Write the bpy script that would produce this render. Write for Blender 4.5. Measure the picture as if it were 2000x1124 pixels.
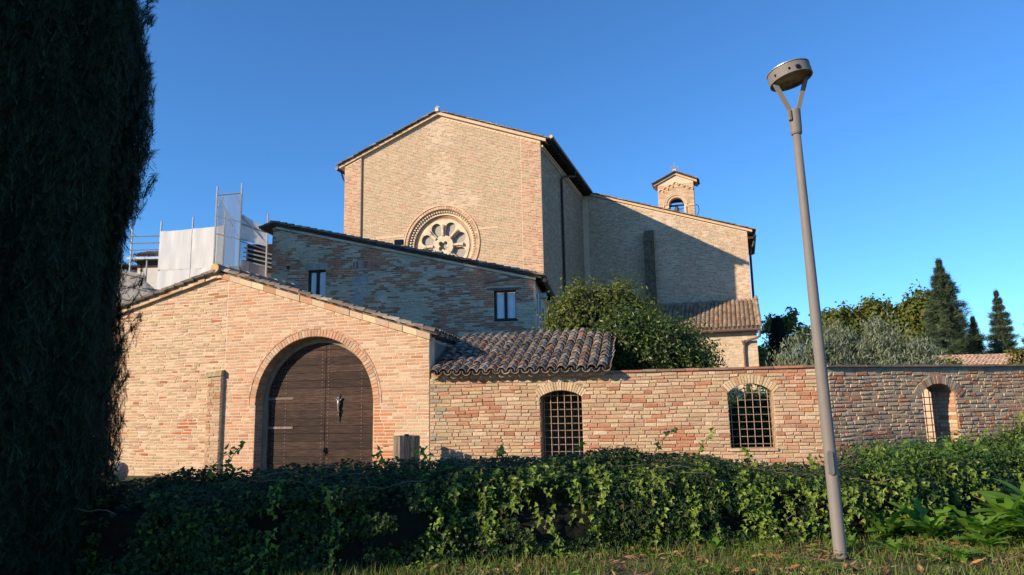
import bpy, math, random
import numpy as np
from mathutils import Vector, Matrix, noise
from mathutils.geometry import tessellate_polygon

for _o in list(bpy.data.objects): bpy.data.objects.remove(_o)
scn = bpy.context.scene
COL = scn.collection
rng = np.random.default_rng(7)
random.seed(7)
R_ = math.radians

# ---------------------------------------------------------------- camera
pitch, roll = math.atan(0.1636), 0.0195
cp, sp = math.cos(pitch), math.sin(pitch)
F = Vector((0, cp, sp)); U0 = Vector((0, -sp, cp)); R0 = Vector((1, 0, 0))
Rv = R0*math.cos(roll) - U0*math.sin(roll)
Uv = U0*math.cos(roll) + R0*math.sin(roll)
cam_d = bpy.data.cameras.new('camera'); cam = bpy.data.objects.new('camera', cam_d); COL.objects.link(cam)
cam_d.sensor_width = 36; cam_d.lens = 36*1400/2000; cam_d.clip_end = 2000; cam_d.clip_start = 0.05
m = Matrix((Rv, Uv, -F)).transposed().to_4x4(); m.translation = Vector((0, 0, 1.45))
cam.matrix_world = m
scn.camera = cam

# ---------------------------------------------------------------- light
SUN_AZ, SUN_EL = R_(30.5), R_(21.3)       # travel direction of the light in plan, elevation
to_sun = Vector((-math.cos(SUN_AZ)*math.cos(SUN_EL), -math.sin(SUN_AZ)*math.cos(SUN_EL), math.sin(SUN_EL)))
w = bpy.data.worlds.new('World'); scn.world = w; w.use_nodes = True
nt = w.node_tree; bg = nt.nodes['Background']
sky = nt.nodes.new('ShaderNodeTexSky'); sky.sky_type = 'NISHITA'; sky.sun_disc = False
sky.sun_elevation = SUN_EL; sky.sun_rotation = math.atan2(to_sun.x, to_sun.y)
sky.air_density = 1.0; sky.dust_density = 0.0; sky.ozone_density = 10.0; sky.altitude = 100
grade = nt.nodes.new('ShaderNodeVectorMath'); grade.operation = 'MULTIPLY'; grade.inputs[1].default_value = (0.93, 1.0, 0.945)
nt.links.new(sky.outputs[0], grade.inputs[0]); nt.links.new(grade.outputs[0], bg.inputs[0]); bg.inputs[1].default_value = 0.15
sd = bpy.data.lights.new('sun', 'SUN'); sun = bpy.data.objects.new('sun', sd); COL.objects.link(sun)
sd.energy = 4.7; sd.angle = R_(0.5); sd.color = (1.0, 0.815, 0.58)
sun.rotation_euler = to_sun.to_track_quat('Z', 'Y').to_euler(); sun.location = (-20, -12, 20)
scn.view_settings.view_transform = 'Standard'; scn.view_settings.look = 'None'
scn.view_settings.exposure = 0.62; scn.view_settings.gamma = 1.0
scn.cycles.max_bounces = 6; scn.cycles.transparent_max_bounces = 8

# ---------------------------------------------------------------- materials
def new_mat(name):
    m = bpy.data.materials.new(name); m.use_nodes = True
    n = m.node_tree.nodes; l = m.node_tree.links
    b = n['Principled BSDF']; b.inputs['Specular IOR Level'].default_value = 0.25
    return m, n, l, b
def noise_mat(name, c1, c2, scale=5.0, rough=0.85, bump=0.0, bscale=None, c3=None, detail=6, stretch=None, metallic=0, c4=None, dist=0.01, objvar=0):
    m, n, l, b = new_mat(name)
    tc = n.new('ShaderNodeTexCoord'); src = tc.outputs['Object']
    if stretch:
        mp = n.new('ShaderNodeMapping'); mp.inputs['Scale'].default_value = stretch; l.new(src, mp.inputs[0]); src = mp.outputs[0]
    t = n.new('ShaderNodeTexNoise'); t.inputs['Scale'].default_value = scale; t.inputs['Detail'].default_value = detail; t.inputs['Roughness'].default_value = 0.65
    l.new(src, t.inputs['Vector'])
    r = n.new('ShaderNodeValToRGB'); cols = [c for c in (c1, c3, c4, c2) if c]
    e = r.color_ramp.elements; e[0].position = 0.32; e[1].position = 0.68
    e[0].color = (*cols[0], 1); e[1].color = (*cols[-1], 1)
    for i, c in enumerate(cols[1:-1]):
        x = e.new(0.32 + 0.36*(i+1)/(len(cols)-1)); x.color = (*c, 1)
    l.new(t.outputs['Fac'], r.inputs[0]); l.new(r.outputs[0], b.inputs['Base Color'])
    if objvar:
        oi = n.new('ShaderNodeObjectInfo'); mv = n.new('ShaderNodeMapRange'); mv.inputs[3].default_value = 1-objvar; mv.inputs[4].default_value = 1+objvar
        sc_ = n.new('ShaderNodeVectorMath'); sc_.operation = 'SCALE'; l.new(oi.outputs['Random'], mv.inputs[0]); l.new(r.outputs[0], sc_.inputs[0]); l.new(mv.outputs[0], sc_.inputs['Scale']); l.new(sc_.outputs[0], b.inputs['Base Color'])
    b.inputs['Roughness'].default_value = rough; b.inputs['Metallic'].default_value = metallic
    if bump:
        t2 = n.new('ShaderNodeTexNoise'); t2.inputs['Scale'].default_value = bscale or scale*4; t2.inputs['Detail'].default_value = 8
        l.new(src, t2.inputs['Vector'])
        bp = n.new('ShaderNodeBump'); bp.inputs['Strength'].default_value = bump; bp.inputs['Distance'].default_value = dist
        l.new(t2.outputs['Fac'], bp.inputs['Height']); l.new(bp.outputs[0], b.inputs['Normal'])
    return m
def tint_mat(name, rough=0.9, nscale=35.0, amp=0.35, bump=0.6, dist=0.006, spots=None, spot_scale=9):
    """colour comes from the piece (attribute Col x object colour), broken up by noise"""
    m, n, l, b = new_mat(name)
    at = n.new('ShaderNodeAttribute'); at.attribute_name = 'Col'
    oi = n.new('ShaderNodeObjectInfo')
    mx = n.new('ShaderNodeMix'); mx.data_type = 'RGBA'; mx.blend_type = 'MULTIPLY'; mx.inputs[0].default_value = 1
    l.new(at.outputs['Color'], mx.inputs[6]); l.new(oi.outputs['Color'], mx.inputs[7])
    g = n.new('ShaderNodeNewGeometry')
    t = n.new('ShaderNodeTexNoise'); t.inputs['Scale'].default_value = nscale; t.inputs['Detail'].default_value = 6; t.inputs['Roughness'].default_value = 0.7
    l.new(g.outputs['Position'], t.inputs['Vector'])
    mr = n.new('ShaderNodeMapRange'); mr.inputs[1].default_value = 0.3; mr.inputs[2].default_value = 0.7
    mr.inputs[3].default_value = 1-amp; mr.inputs[4].default_value = 1+amp
    l.new(t.outputs['Fac'], mr.inputs[0])
    m2 = n.new('ShaderNodeVectorMath'); m2.operation = 'SCALE'
    l.new(mx.outputs[2], m2.inputs[0]); l.new(mr.outputs[0], m2.inputs['Scale'])
    out = m2.outputs[0]
    if spots:
        t3 = n.new('ShaderNodeTexNoise'); t3.inputs['Scale'].default_value = spot_scale; t3.inputs['Detail'].default_value = 8; t3.inputs['Roughness'].default_value = 0.75
        l.new(g.outputs['Position'], t3.inputs['Vector'])
        mr2 = n.new('ShaderNodeMapRange'); mr2.inputs[1].default_value = spots[1]; mr2.inputs[2].default_value = spots[1]+0.12
        l.new(t3.outputs['Fac'], mr2.inputs[0])
        m3 = n.new('ShaderNodeMix'); m3.data_type = 'RGBA'; l.new(mr2.outputs[0], m3.inputs[0]); l.new(out, m3.inputs[6]); m3.inputs[7].default_value = (*spots[0], 1)
        out = m3.outputs[2]
    l.new(out, b.inputs['Base Color']); b.inputs['Roughness'].default_value = rough
    if bump:
        bp = n.new('ShaderNodeBump'); bp.inputs['Strength'].default_value = bump; bp.inputs['Distance'].default_value = dist
        l.new(t.outputs['Fac'], bp.inputs['Height']); l.new(bp.outputs[0], b.inputs['Normal'])
    return m
def leaf_mat(name, cols, trans=0.35, rough=0.5, spec=0.3):
    m, n, l, b = new_mat(name)
    g = n.new('ShaderNodeNewGeometry'); r = n.new('ShaderNodeValToRGB')
    e = r.color_ramp.elements; e[0].color = (*cols[0], 1); e[0].position = 0; e[1].color = (*cols[-1], 1); e[1].position = 1
    for i, c in enumerate(cols[1:-1]):
        x = e.new((i+1)/(len(cols)-1)); x.color = (*c, 1)
    l.new(g.outputs['Random Per Island'], r.inputs[0])
    l.new(r.outputs[0], b.inputs['Base Color']); b.inputs['Roughness'].default_value = rough; b.inputs['Specular IOR Level'].default_value = spec
    tr = n.new('ShaderNodeBsdfTranslucent')
    br = n.new('ShaderNodeMix'); br.data_type = 'RGBA'; br.blend_type = 'MULTIPLY'; br.inputs[0].default_value = 1; br.inputs[7].default_value = (1.3, 1.5, 0.6, 1)
    l.new(r.outputs[0], br.inputs[6]); l.new(br.outputs[2], tr.inputs[0])
    ms = n.new('ShaderNodeMixShader'); ms.inputs[0].default_value = trans
    l.new(b.outputs[0], ms.inputs[1]); l.new(tr.outputs[0], ms.inputs[2])
    l.new(ms.outputs[0], n['Material Output'].inputs[0])
    return m
def plain(name, c, rough=0.6, metallic=0.0, var=0.12, scale=8):
    return noise_mat(name, tuple(x*(1-var) for x in c), tuple(min(1, x*(1+var)) for x in c), scale=scale, rough=rough, metallic=metallic, bump=0.15, bscale=60, dist=0.003)

M_brick = tint_mat('old_brick', amp=0.28, nscale=40)
M_brickfar = tint_mat('far_brick', amp=0.2, nscale=12, bump=0.3, dist=0.01)
M_brickrough = tint_mat('rough_brick', amp=0.4, nscale=45, bump=0.9, dist=0.012, spots=((0.30, 0.25, 0.18), 0.62))
M_tile = tint_mat('roof_tile_clay', amp=0.45, nscale=30, bump=0.8, spots=((0.10, 0.10, 0.085), 0.52), spot_scale=7)
M_brickgate = tint_mat('gate_brick', amp=0.3, nscale=38, bump=0.7, dist=0.006, spots=((0.54, 0.40, 0.27), 0.62), spot_scale=12)
M_mort_gate = noise_mat('pale_mortar', (0.52, 0.38, 0.26), (0.66, 0.50, 0.36), 6, 0.95, 0.7, 60)
M_mort_wall = noise_mat('sandy_mortar', (0.30, 0.21, 0.13), (0.46, 0.33, 0.21), 5, 0.95, 0.9, 50)
M_mort_grey = noise_mat('grey_mortar', (0.20, 0.165, 0.12), (0.36, 0.30, 0.22), 5, 0.95, 0.9, 50)
M_mort_church = noise_mat('church_mortar', (0.60, 0.45, 0.32), (0.70, 0.54, 0.40), 2, 0.95, 0.4, 30)
M_mort_mid = noise_mat('weathered_render', (0.36, 0.26, 0.17), (0.72, 0.60, 0.45), 1.3, 0.95, 0.9, 14, c3=(0.58, 0.46, 0.33), dist=0.02)
M_band = noise_mat('pale_band_clay', (0.52, 0.36, 0.22), (0.66, 0.48, 0.32), 7, 0.9, 0.5, 40)
M_stone = noise_mat('rose_stone', (0.46, 0.34, 0.22), (0.68, 0.56, 0.42), 5, 0.85, 0.5, 40, c3=(0.60, 0.49, 0.35))
M_pane = noise_mat('leaded_pane', (0.24, 0.22, 0.20), (0.36, 0.33, 0.30), 20, 0.6)
M_mosswall = noise_mat('mossy_brick', (0.06, 0.055, 0.035), (0.24, 0.20, 0.14), 9, 0.95, 0.9, 40, c3=(0.13, 0.11, 0.07), dist=0.03)
M_wood = noise_mat('door_wood', (0.020, 0.010, 0.008), (0.085, 0.050, 0.037), 4, 0.75, 0.6, 20, c3=(0.045, 0.025, 0.018), stretch=(0.9, 6, 11), objvar=0.38)
M_woodpale = noise_mat('worn_wood', (0.16, 0.12, 0.09), (0.34, 0.27, 0.21), 5, 0.8, 0.5, 20, stretch=(8, 8, 0.8))
M_wooddark = noise_mat('dark_wood', (0.03, 0.022, 0.018), (0.07, 0.05, 0.04), 5, 0.85, 0.4, 20)
M_woodgrey = noise_mat('slat_wood', (0.07, 0.055, 0.045), (0.30, 0.25, 0.20), 6, 0.85, 0.6, 25, c3=(0.17, 0.135, 0.105), stretch=(7, 7, 0.7), objvar=0.35)
M_iron = plain('rusty_iron', (0.34, 0.25, 0.19), 0.6, 0.3, 0.4, 30)
M_black = plain('black_iron', (0.02, 0.02, 0.022), 0.5, 0.4)
M_gutter = plain('brown_gutter', (0.055, 0.042, 0.04), 0.45, 0.5)
M_gutterlight = plain('copper_brown_pipe', (0.17, 0.11, 0.09), 0.5, 0.4)
M_lamp = plain('taupe_paint', (0.185, 0.165, 0.15), 0.62, 0.0, 0.05)
M_lampglass = noise_mat('dirty_diffuser', (0.12, 0.08, 0.04), (0.50, 0.38, 0.24), 9, 0.6, 0.3, 30, c3=(0.36, 0.26, 0.15))
M_galv = plain('galvanised_steel', (0.36, 0.38, 0.40), 0.45, 0.6, 0.15)
M_pale = plain('pale_board', (0.62, 0.63, 0.65), 0.7, 0, 0.06)
M_winpane = noise_mat('pale_pane', (0.66, 0.70, 0.74), (0.80, 0.83, 0.86), 3, 0.35)  # pale bluish colour of the window panes
M_plaster = noise_mat('pink_plaster', (0.50, 0.34, 0.23), (0.66, 0.48, 0.34), 4, 0.95, 0.4, 20)
M_white = plain('white_render', (0.62, 0.58, 0.52), 0.8, 0, 0.06)
M_ball = noise_mat('speckled_stone', (0.10, 0.10, 0.10), (0.34, 0.33, 0.31), 30, 0.9, 0.6, 60)
M_bark = noise_mat('bark', (0.05, 0.035, 0.025), (0.14, 0.11, 0.08), 10, 0.95, 0.8, 30)
M_stem = noise_mat('ivy_stem', (0.10, 0.08, 0.045), (0.26, 0.21, 0.13), 20, 0.8)
M_twig = noise_mat('red_twig', (0.16, 0.08, 0.05), (0.34, 0.20, 0.13), 20, 0.8)
M_soil = noise_mat('ground_soil_grass', (0.035, 0.05, 0.016), (0.16, 0.11, 0.065), 2.2, 0.95, 0.8, 30, c3=(0.06, 0.075, 0.025), c4=(0.11, 0.085, 0.045), dist=0.03)
M_ivy = leaf_mat('ivy_leaf', [(0.018, 0.036, 0.008), (0.034, 0.065, 0.011), (0.062, 0.105, 0.015), (0.115, 0.175, 0.022), (0.026, 0.05, 0.010), (0.09, 0.06, 0.02)], 0.25, 0.48, 0.22)
M_ivyold = leaf_mat('dark_ivy_leaf', [(0.010, 0.026, 0.010), (0.02, 0.045, 0.014), (0.035, 0.065, 0.016)], 0.2, 0.5, 0.2)
M_core = noise_mat('leaf_gap_shade', (0.004, 0.005, 0.003), (0.014, 0.015, 0.008), 12, 0.95, 0.8, 40)  # near-black colour stands in for the shade deep between the leaves
M_laurel = leaf_mat('laurel_leaf', [(0.03, 0.06, 0.012), (0.05, 0.095, 0.018), (0.085, 0.12, 0.02), (0.04, 0.08, 0.018)], 0.25, 0.4, 0.4)
M_laurel2 = leaf_mat('olive_green_leaf', [(0.07, 0.10, 0.016), (0.11, 0.14, 0.022), (0.16, 0.17, 0.03), (0.06, 0.09, 0.018)], 0.3, 0.5, 0.3)
M_laurel3 = leaf_mat('dark_gloss_leaf', [(0.025, 0.05, 0.010), (0.05, 0.09, 0.015), (0.10, 0.14, 0.025), (0.04, 0.07, 0.012)], 0.25, 0.4, 0.4)
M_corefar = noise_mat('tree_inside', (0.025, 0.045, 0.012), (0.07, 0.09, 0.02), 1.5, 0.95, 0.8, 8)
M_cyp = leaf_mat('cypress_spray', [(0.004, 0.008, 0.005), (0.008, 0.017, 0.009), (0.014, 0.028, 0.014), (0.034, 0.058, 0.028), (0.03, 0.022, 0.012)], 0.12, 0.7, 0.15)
M_cypfar = leaf_mat('far_cypress_spray', [(0.008, 0.018, 0.012), (0.014, 0.028, 0.016)], 0.1, 0.8, 0.1)
M_olive = leaf_mat('olive_leaf', [(0.10, 0.13, 0.075), (0.17, 0.20, 0.13), (0.24, 0.27, 0.19), (0.12, 0.15, 0.08)], 0.2, 0.55, 0.3)
M_decid = leaf_mat('broad_tree_leaf', [(0.05, 0.09, 0.016), (0.09, 0.13, 0.02), (0.14, 0.16, 0.03), (0.15, 0.12, 0.03), (0.07, 0.11, 0.02)], 0.25, 0.6, 0.2)
M_fir = leaf_mat('fir_needles', [(0.04, 0.065, 0.038), (0.07, 0.10, 0.055), (0.10, 0.135, 0.08)], 0.1, 0.7, 0.15)
M_pine = leaf_mat('dark_conifer_needles', [(0.03, 0.045, 0.025), (0.05, 0.07, 0.035)], 0.1, 0.7, 0.15)
M_yellow = leaf_mat('yellowing_leaf', [(0.12, 0.14, 0.03), (0.22, 0.20, 0.05), (0.16, 0.10, 0.03), (0.10, 0.13, 0.03)], 0.3, 0.6, 0.2)
M_grass = leaf_mat('grass_blade', [(0.05, 0.095, 0.015), (0.08, 0.14, 0.02), (0.12, 0.18, 0.03), (0.18, 0.17, 0.06), (0.14, 0.09, 0.04)], 0.3, 0.5, 0.3)
M_weed = leaf_mat('weed_leaf', [(0.08, 0.17, 0.02), (0.12, 0.23, 0.03), (0.15, 0.26, 0.04)], 0.4, 0.6, 0.15)
M_dry = leaf_mat('dry_leaf', [(0.30, 0.13, 0.05), (0.42, 0.21, 0.09), (0.36, 0.24, 0.13), (0.22, 0.12, 0.06)], 0.15, 0.7, 0.15)

def net_mat(name, c, alpha):
    m, n, l, b = new_mat(name)
    tc = n.new('ShaderNodeTexCoord'); t = n.new('ShaderNodeTexNoise'); t.inputs['Scale'].default_value = 3; t.inputs['Detail'].default_value = 4
    mp = n.new('ShaderNodeMapping'); mp.inputs['Scale'].default_value = (9, 9, 0.4); l.new(tc.outputs['Object'], mp.inputs[0]); l.new(mp.outputs[0], t.inputs[0])
    r = n.new('ShaderNodeValToRGB'); r.color_ramp.elements[0].position = .3; r.color_ramp.elements[1].position = .7
    r.color_ramp.elements[0].color = (*[x*0.86 for x in c], 1); r.color_ramp.elements[1].color = (*c, 1)
    l.new(t.outputs['Fac'], r.inputs[0]); l.new(r.outputs[0], b.inputs['Base Color']); b.inputs['Roughness'].default_value = 0.8
    b.inputs['Alpha'].default_value = alpha
    return m
M_net = net_mat('white_netting', (0.80, 0.78, 0.76), 0.97)
M_netthin = net_mat('thin_netting', (0.26, 0.32, 0.40), 0.30)
M_netgrey = net_mat('grey_netting', (0.42, 0.41, 0.42), 0.75)

# ---------------------------------------------------------------- object helpers
def link(o, parent=None, kind=None, label=None, cat=None, group=None):
    COL.objects.link(o)
    if parent is not None: o.parent = parent
    if kind: o['kind'] = kind
    if label: o['label'] = label
    if cat: o['category'] = cat
    if group: o['group'] = group
    return o
def thing(name, label, cat, loc=(0, 0, 0), rz=0.0, group=None, rot=None):
    o = bpy.data.objects.new(name, None); o.empty_display_size = 0.1
    o.location = loc; o.rotation_euler = rot or (0, 0, rz)
    return link(o, None, None, label, cat, group)
def mesh_np(name, V, Fs, mat, cols=None, smooth=False):
    """V (n,3); Fs list of arrays (m,k)"""
    me = bpy.data.meshes.new(name)
    V = np.asarray(V, np.float32)
    me.vertices.add(len(V)); me.vertices.foreach_set('co', V.ravel())
    if not isinstance(Fs, list): Fs = [Fs]
    Fs = [np.asarray(f, np.int32) for f in Fs if len(f)]
    loops = np.concatenate([f.ravel() for f in Fs]); tot = np.concatenate([np.full(len(f), f.shape[1], np.int32) for f in Fs])
    st = np.concatenate([[0], np.cumsum(tot)[:-1]]).astype(np.int32)
    me.loops.add(len(loops)); me.loops.foreach_set('vertex_index', loops)
    me.polygons.add(len(tot)); me.polygons.foreach_set('loop_start', st); me.polygons.foreach_set('loop_total', tot)
    me.polygons.foreach_set('use_smooth', np.full(len(tot), bool(smooth)))
    me.update(calc_edges=True)
    if cols is not None:
        a = me.color_attributes.new('Col', 'FLOAT_COLOR', 'POINT')
        c = np.ones((len(V), 4), np.float32); c[:, :3] = cols; a.data.foreach_set('color', c.ravel())
    me.materials.append(mat)
    return me
class MB:
    def __init__(s): s.v = []; s.f = []
    def add(s, vs, fs):
        b = len(s.v); s.v += [tuple(p) for p in vs]; s.f += [tuple(b+i for i in f) for f in fs]; return s
    def box(s, x0, x1, y0, y1, z0, z1):
        return s.add([(x0, y0, z0), (x1, y0, z0), (x1, y1, z0), (x0, y1, z0), (x0, y0, z1), (x1, y0, z1), (x1, y1, z1), (x0, y1, z1)],
                     [(0, 3, 2, 1), (4, 5, 6, 7), (0, 1, 5, 4), (1, 2, 6, 5), (2, 3, 7, 6), (3, 0, 4, 7)])
    def hexa(s, p):  # 8 corners: bottom 4, top 4
        return s.add(p, [(0, 3, 2, 1), (4, 5, 6, 7), (0, 1, 5, 4), (1, 2, 6, 5), (2, 3, 7, 6), (3, 0, 4, 7)])
    def bar(s, a, b, w, h=None, up=(0, 0, 1)):
        a = Vector(a); b = Vector(b); d = (b-a).normalized(); up = Vector(up)
        if abs(d.dot(up)) > 0.98: up = Vector((0, 1, 0))
        x = d.cross(up).normalized(); y = x.cross(d); h = h or w
        p = [q + x*i*w/2 + y*j*h/2 for q in (a, b) for i, j in ((-1, -1), (1, -1), (1, 1), (-1, 1))]
        return s.hexa(p)
    def tube(s, pts, r, n=8, cap=True):
        pts = [Vector(p) for p in pts]; rs = r if isinstance(r, (list, tuple)) else [r]*len(pts)
        rings = []; px = None
        for i, p in enumerate(pts):
            d = (pts[min(i+1, len(pts)-1)] - pts[max(i-1, 0)]).normalized()
            if px is None:
                px = d.cross(Vector((0, 0, 1)))
                if px.length < 1e-3: px = Vector((1, 0, 0))
            px = (px - d*px.dot(d)).normalized(); py = d.cross(px)
            rings.append([p + (px*math.cos(2*math.pi*k/n) + py*math.sin(2*math.pi*k/n))*rs[i] for k in range(n)])
        vs = [q for g in rings for q in g]; fs = []
        for i in range(len(pts)-1):
            for k in range(n): fs.append((i*n+k, i*n+(k+1) % n, (i+1)*n+(k+1) % n, (i+1)*n+k))
        if cap: fs.append(tuple(range(n-1, -1, -1))); fs.append(tuple((len(pts)-1)*n+k for k in range(n)))
        return s.add(vs, fs)
    def lathe(s, prof, n=24, center=(0, 0, 0), axis='z'):
        c = Vector(center); vs = []
        for r, z in prof:
            for k in range(n):
                a = 2*math.pi*k/n
                v = (r*math.cos(a), r*math.sin(a), z) if axis == 'z' else (r*math.cos(a), z, r*math.sin(a))
                vs.append(c+Vector(v))
        fs = []
        for i in range(len(prof)-1):
            for k in range(n): fs.append((i*n+k, i*n+(k+1) % n, (i+1)*n+(k+1) % n, (i+1)*n+k))
        return s.add(vs, fs)
    def slab(s, outer, holes, y0, y1):
        """polygon in (x,z) with holes, extruded between y0 and y1"""
        loops = [[Vector((x, z, 0)) for x, z in L] for L in [outer]+list(holes)]
        tris = tessellate_polygon(loops); flat = [p for L in loops for p in L]; n = len(flat)
        vs = [(p.x, y0, p.y) for p in flat] + [(p.x, y1, p.y) for p in flat]
        fs = [tuple(t) for t in tris] + [tuple(n+i for i in reversed(t)) for t in tris]
        b = 0
        for L in loops:
            k = len(L)
            for i in range(k): fs.append((b+i, b+(i+1) % k, n+b+(i+1) % k, n+b+i))
            b += k
        return s.add(vs, fs)
    def mesh(s, name, mat, smooth=False, col=None):
        me = bpy.data.meshes.new(name); me.from_pydata(s.v, [], s.f)
        me.polygons.foreach_set('use_smooth', np.full(len(me.polygons), bool(smooth)))
        if col is not None:
            a = me.color_attributes.new('Col', 'FLOAT_COLOR', 'POINT')
            c = np.ones((len(s.v), 4), np.float32); c[:, :3] = col; a.data.foreach_set('color', c.ravel())
        me.materials.append(mat); me.update(); return me
    def obj(s, name, mat, parent=None, smooth=False, col=None, kind=None, loc=None, rz=None, **kw):
        o = bpy.data.objects.new(name, s.mesh(name, mat, smooth, col))
        if loc is not None: o.location = loc
        if rz is not None: o.rotation_euler = (0, 0, rz)
        if smooth:
            pass
        return link(o, parent, kind, **kw)

def nz(x, y, s=1.0, seed=0.0): return noise.noise(Vector((x*s+seed, y*s-seed*0.7, seed*1.3)))

# ---------------------------------------------------------------- bricks
def course_layout(z0, z1, ch, lens, intervals, joint=0.011, wob=0.0, hvar=0.0):
    out = []; z = z0; k = 0
    while z < z1:
        h = ch*(1+rng.uniform(-hvar, hvar))
        for a, b in intervals(z, z+h):
            if b-a < 0.05: continue
            x = a + (0.0 if a > -99 else 0); first = True
            while x < b-0.02:
                L = lens[rng.integers(len(lens))]*(1+rng.uniform(-0.06, 0.06))
                if first: L *= rng.uniform(0.45, 1.0); first = False
                if b-(x+L) < 0.07: L = b-x
                L = min(L, b-x)
                out.append((x+L/2, z+h/2+wob*nz(x, z, 1.1, 3.0), max(L-joint, 0.02), max(h-joint*rng.uniform(.85, 1.2), 0.015)))
                x += L
        z += h; k += 1
    return np.array(out)
BR_F = np.array([[0, 1, 5, 4], [1, 2, 6, 5], [2, 3, 7, 6], [3, 0, 4, 7], [4, 5, 9, 8], [5, 6, 10, 9], [6, 7, 11, 10], [7, 4, 8, 11], [8, 9, 10, 11]])
BR_F5 = np.array([[0, 1, 5, 4], [1, 2, 6, 5], [2, 3, 7, 6], [3, 0, 4, 7], [4, 5, 6, 7]])
def brick_verts(w, h, p, bev, jit, n):
    """n bricks (arrays) -> (n,12,3)"""
    w = np.broadcast_to(w, (n,)); h = np.broadcast_to(h, (n,)); p = np.broadcast_to(p, (n,))
    cx = np.array([-1, 1, 1, -1])/2; cz = np.array([-1, -1, 1, 1])/2
    V = np.zeros((n, 12, 3))
    J = rng.uniform(-1, 1, (n, 4, 2))*jit
    for r, (ins, dep) in enumerate(((0, None), (0, 1), (1, 0))):
        b = np.minimum(bev, h*0.22)*ins
        V[:, r*4:r*4+4, 0] = cx[None]*(w-2*b)[:, None] + J[:, :, 0]
        V[:, r*4:r*4+4, 2] = cz[None]*(h-2*b)[:, None] + J[:, :, 1]
        if dep is None: V[:, r*4:r*4+4, 1] = 0.02
        elif dep == 1: V[:, r*4:r*4+4, 1] = (-p+bev*0.8)[:, None]
        else: V[:, r*4:r*4+4, 1] = -p[:, None] + rng.uniform(-1, 1, (n, 4))*jit*0.5
    return V
def bricks(parent, lay, colfn, mat, proud=(0.006, 0.014), bev=0.006, jit=0.003, n_single=300, vis=None, simple=False, name='brick'):
    if len(lay) == 0: return
    n = len(lay); cols = np.array([colfn(s, z) for s, z in lay[:, :2]])
    score = lay[:, 2]*lay[:, 3] + rng.uniform(0, 0.004, n)
    if vis is not None: score = np.where([vis(s, z) for s, z in lay[:, :2]], score, -1)
    order = np.argsort(-score); single = set(order[:n_single].tolist()) if n_single else set()
    rest = np.array([i for i in range(n) if i not in single], int)
    P = rng.uniform(proud[0], proud[1], n)
    if len(rest):
        L = lay[rest]; V = brick_verts(L[:, 2], L[:, 3], P[rest], bev, jit, len(L))
        V[:, :, 0] += L[:, 0][:, None]; V[:, :, 2] += L[:, 1][:, None]
        if simple:
            V = V[:, :8]; V[:, 4:8, 1] = -P[rest][:, None]; k = 8; ff = BR_F5
        else: k = 12; ff = BR_F
        Fq = (ff[None] + (np.arange(len(L))*k)[:, None, None]).reshape(-1, 4)
        C = np.repeat(cols[rest], k, axis=0)
        o = bpy.data.objects.new('brickwork', mesh_np('brickwork', V.reshape(-1, 3), Fq, mat, C)); link(o, parent, 'stuff')
    if single:
        classes = [0.27, 0.2, 0.13]; hc = float(np.median(lay[:, 3])); temps = {}
        for ci, wc in enumerate(classes):
            for v in range(6):
                V = brick_verts(wc, hc, rng.uniform(*proud), bev, jit, 1)[0]
                temps[ci, v] = mesh_np(name, V, BR_F, mat, np.ones((12, 3)))
        for i in sorted(single):
            s, z, ww, hh = lay[i]; ci = int(np.argmin([abs(ww-c) for c in classes]))
            o = bpy.data.objects.new(name, temps[ci, int(rng.integers(6))])
            o.location = (s, rng.uniform(-0.002, 0.002), z); o.scale = (ww/classes[ci], 1, hh/hc); o.color = (*cols[i], 1)
            o.rotation_euler = (0, rng.uniform(-1, 1)*0.006, rng.uniform(-1, 1)*jit*2)
            link(o, parent)
def palette(ws, cs, patch=None):
    ws = np.array(ws)/sum(ws); cs = [np.array(c) for c in cs]
    def fn(s, z):
        if patch:
            r = patch(s, z)
            if r is not None: return np.array(r)*rng.uniform(0.88, 1.1)
        return cs[rng.choice(len(cs), p=ws)]*rng.uniform(0.85, 1.12)
    return fn
def arch_z(x, c, half, spring, rise):
    """height of a segmental arch at x (None outside)"""
    if abs(x-c) >= half: return None
    rad = (half*half+rise*rise)/(2*rise); return spring + math.sqrt(max(rad*rad-(x-c)**2, 0)) - (rad-rise)
def arch_poly(c, half, z0, spring, rise, n=20):
    rad = (half*half+rise*rise)/(2*rise); cz = spring+rise-rad; a = math.asin(min(1, half/rad)); 
    pts = [(c-half, z0), (c+half, z0)]
    for i in range(n+1):
        t = a - 2*a*i/n
        pts.append((c+rad*math.sin(t), cz+rad*math.cos(t)))
    return pts
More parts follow.
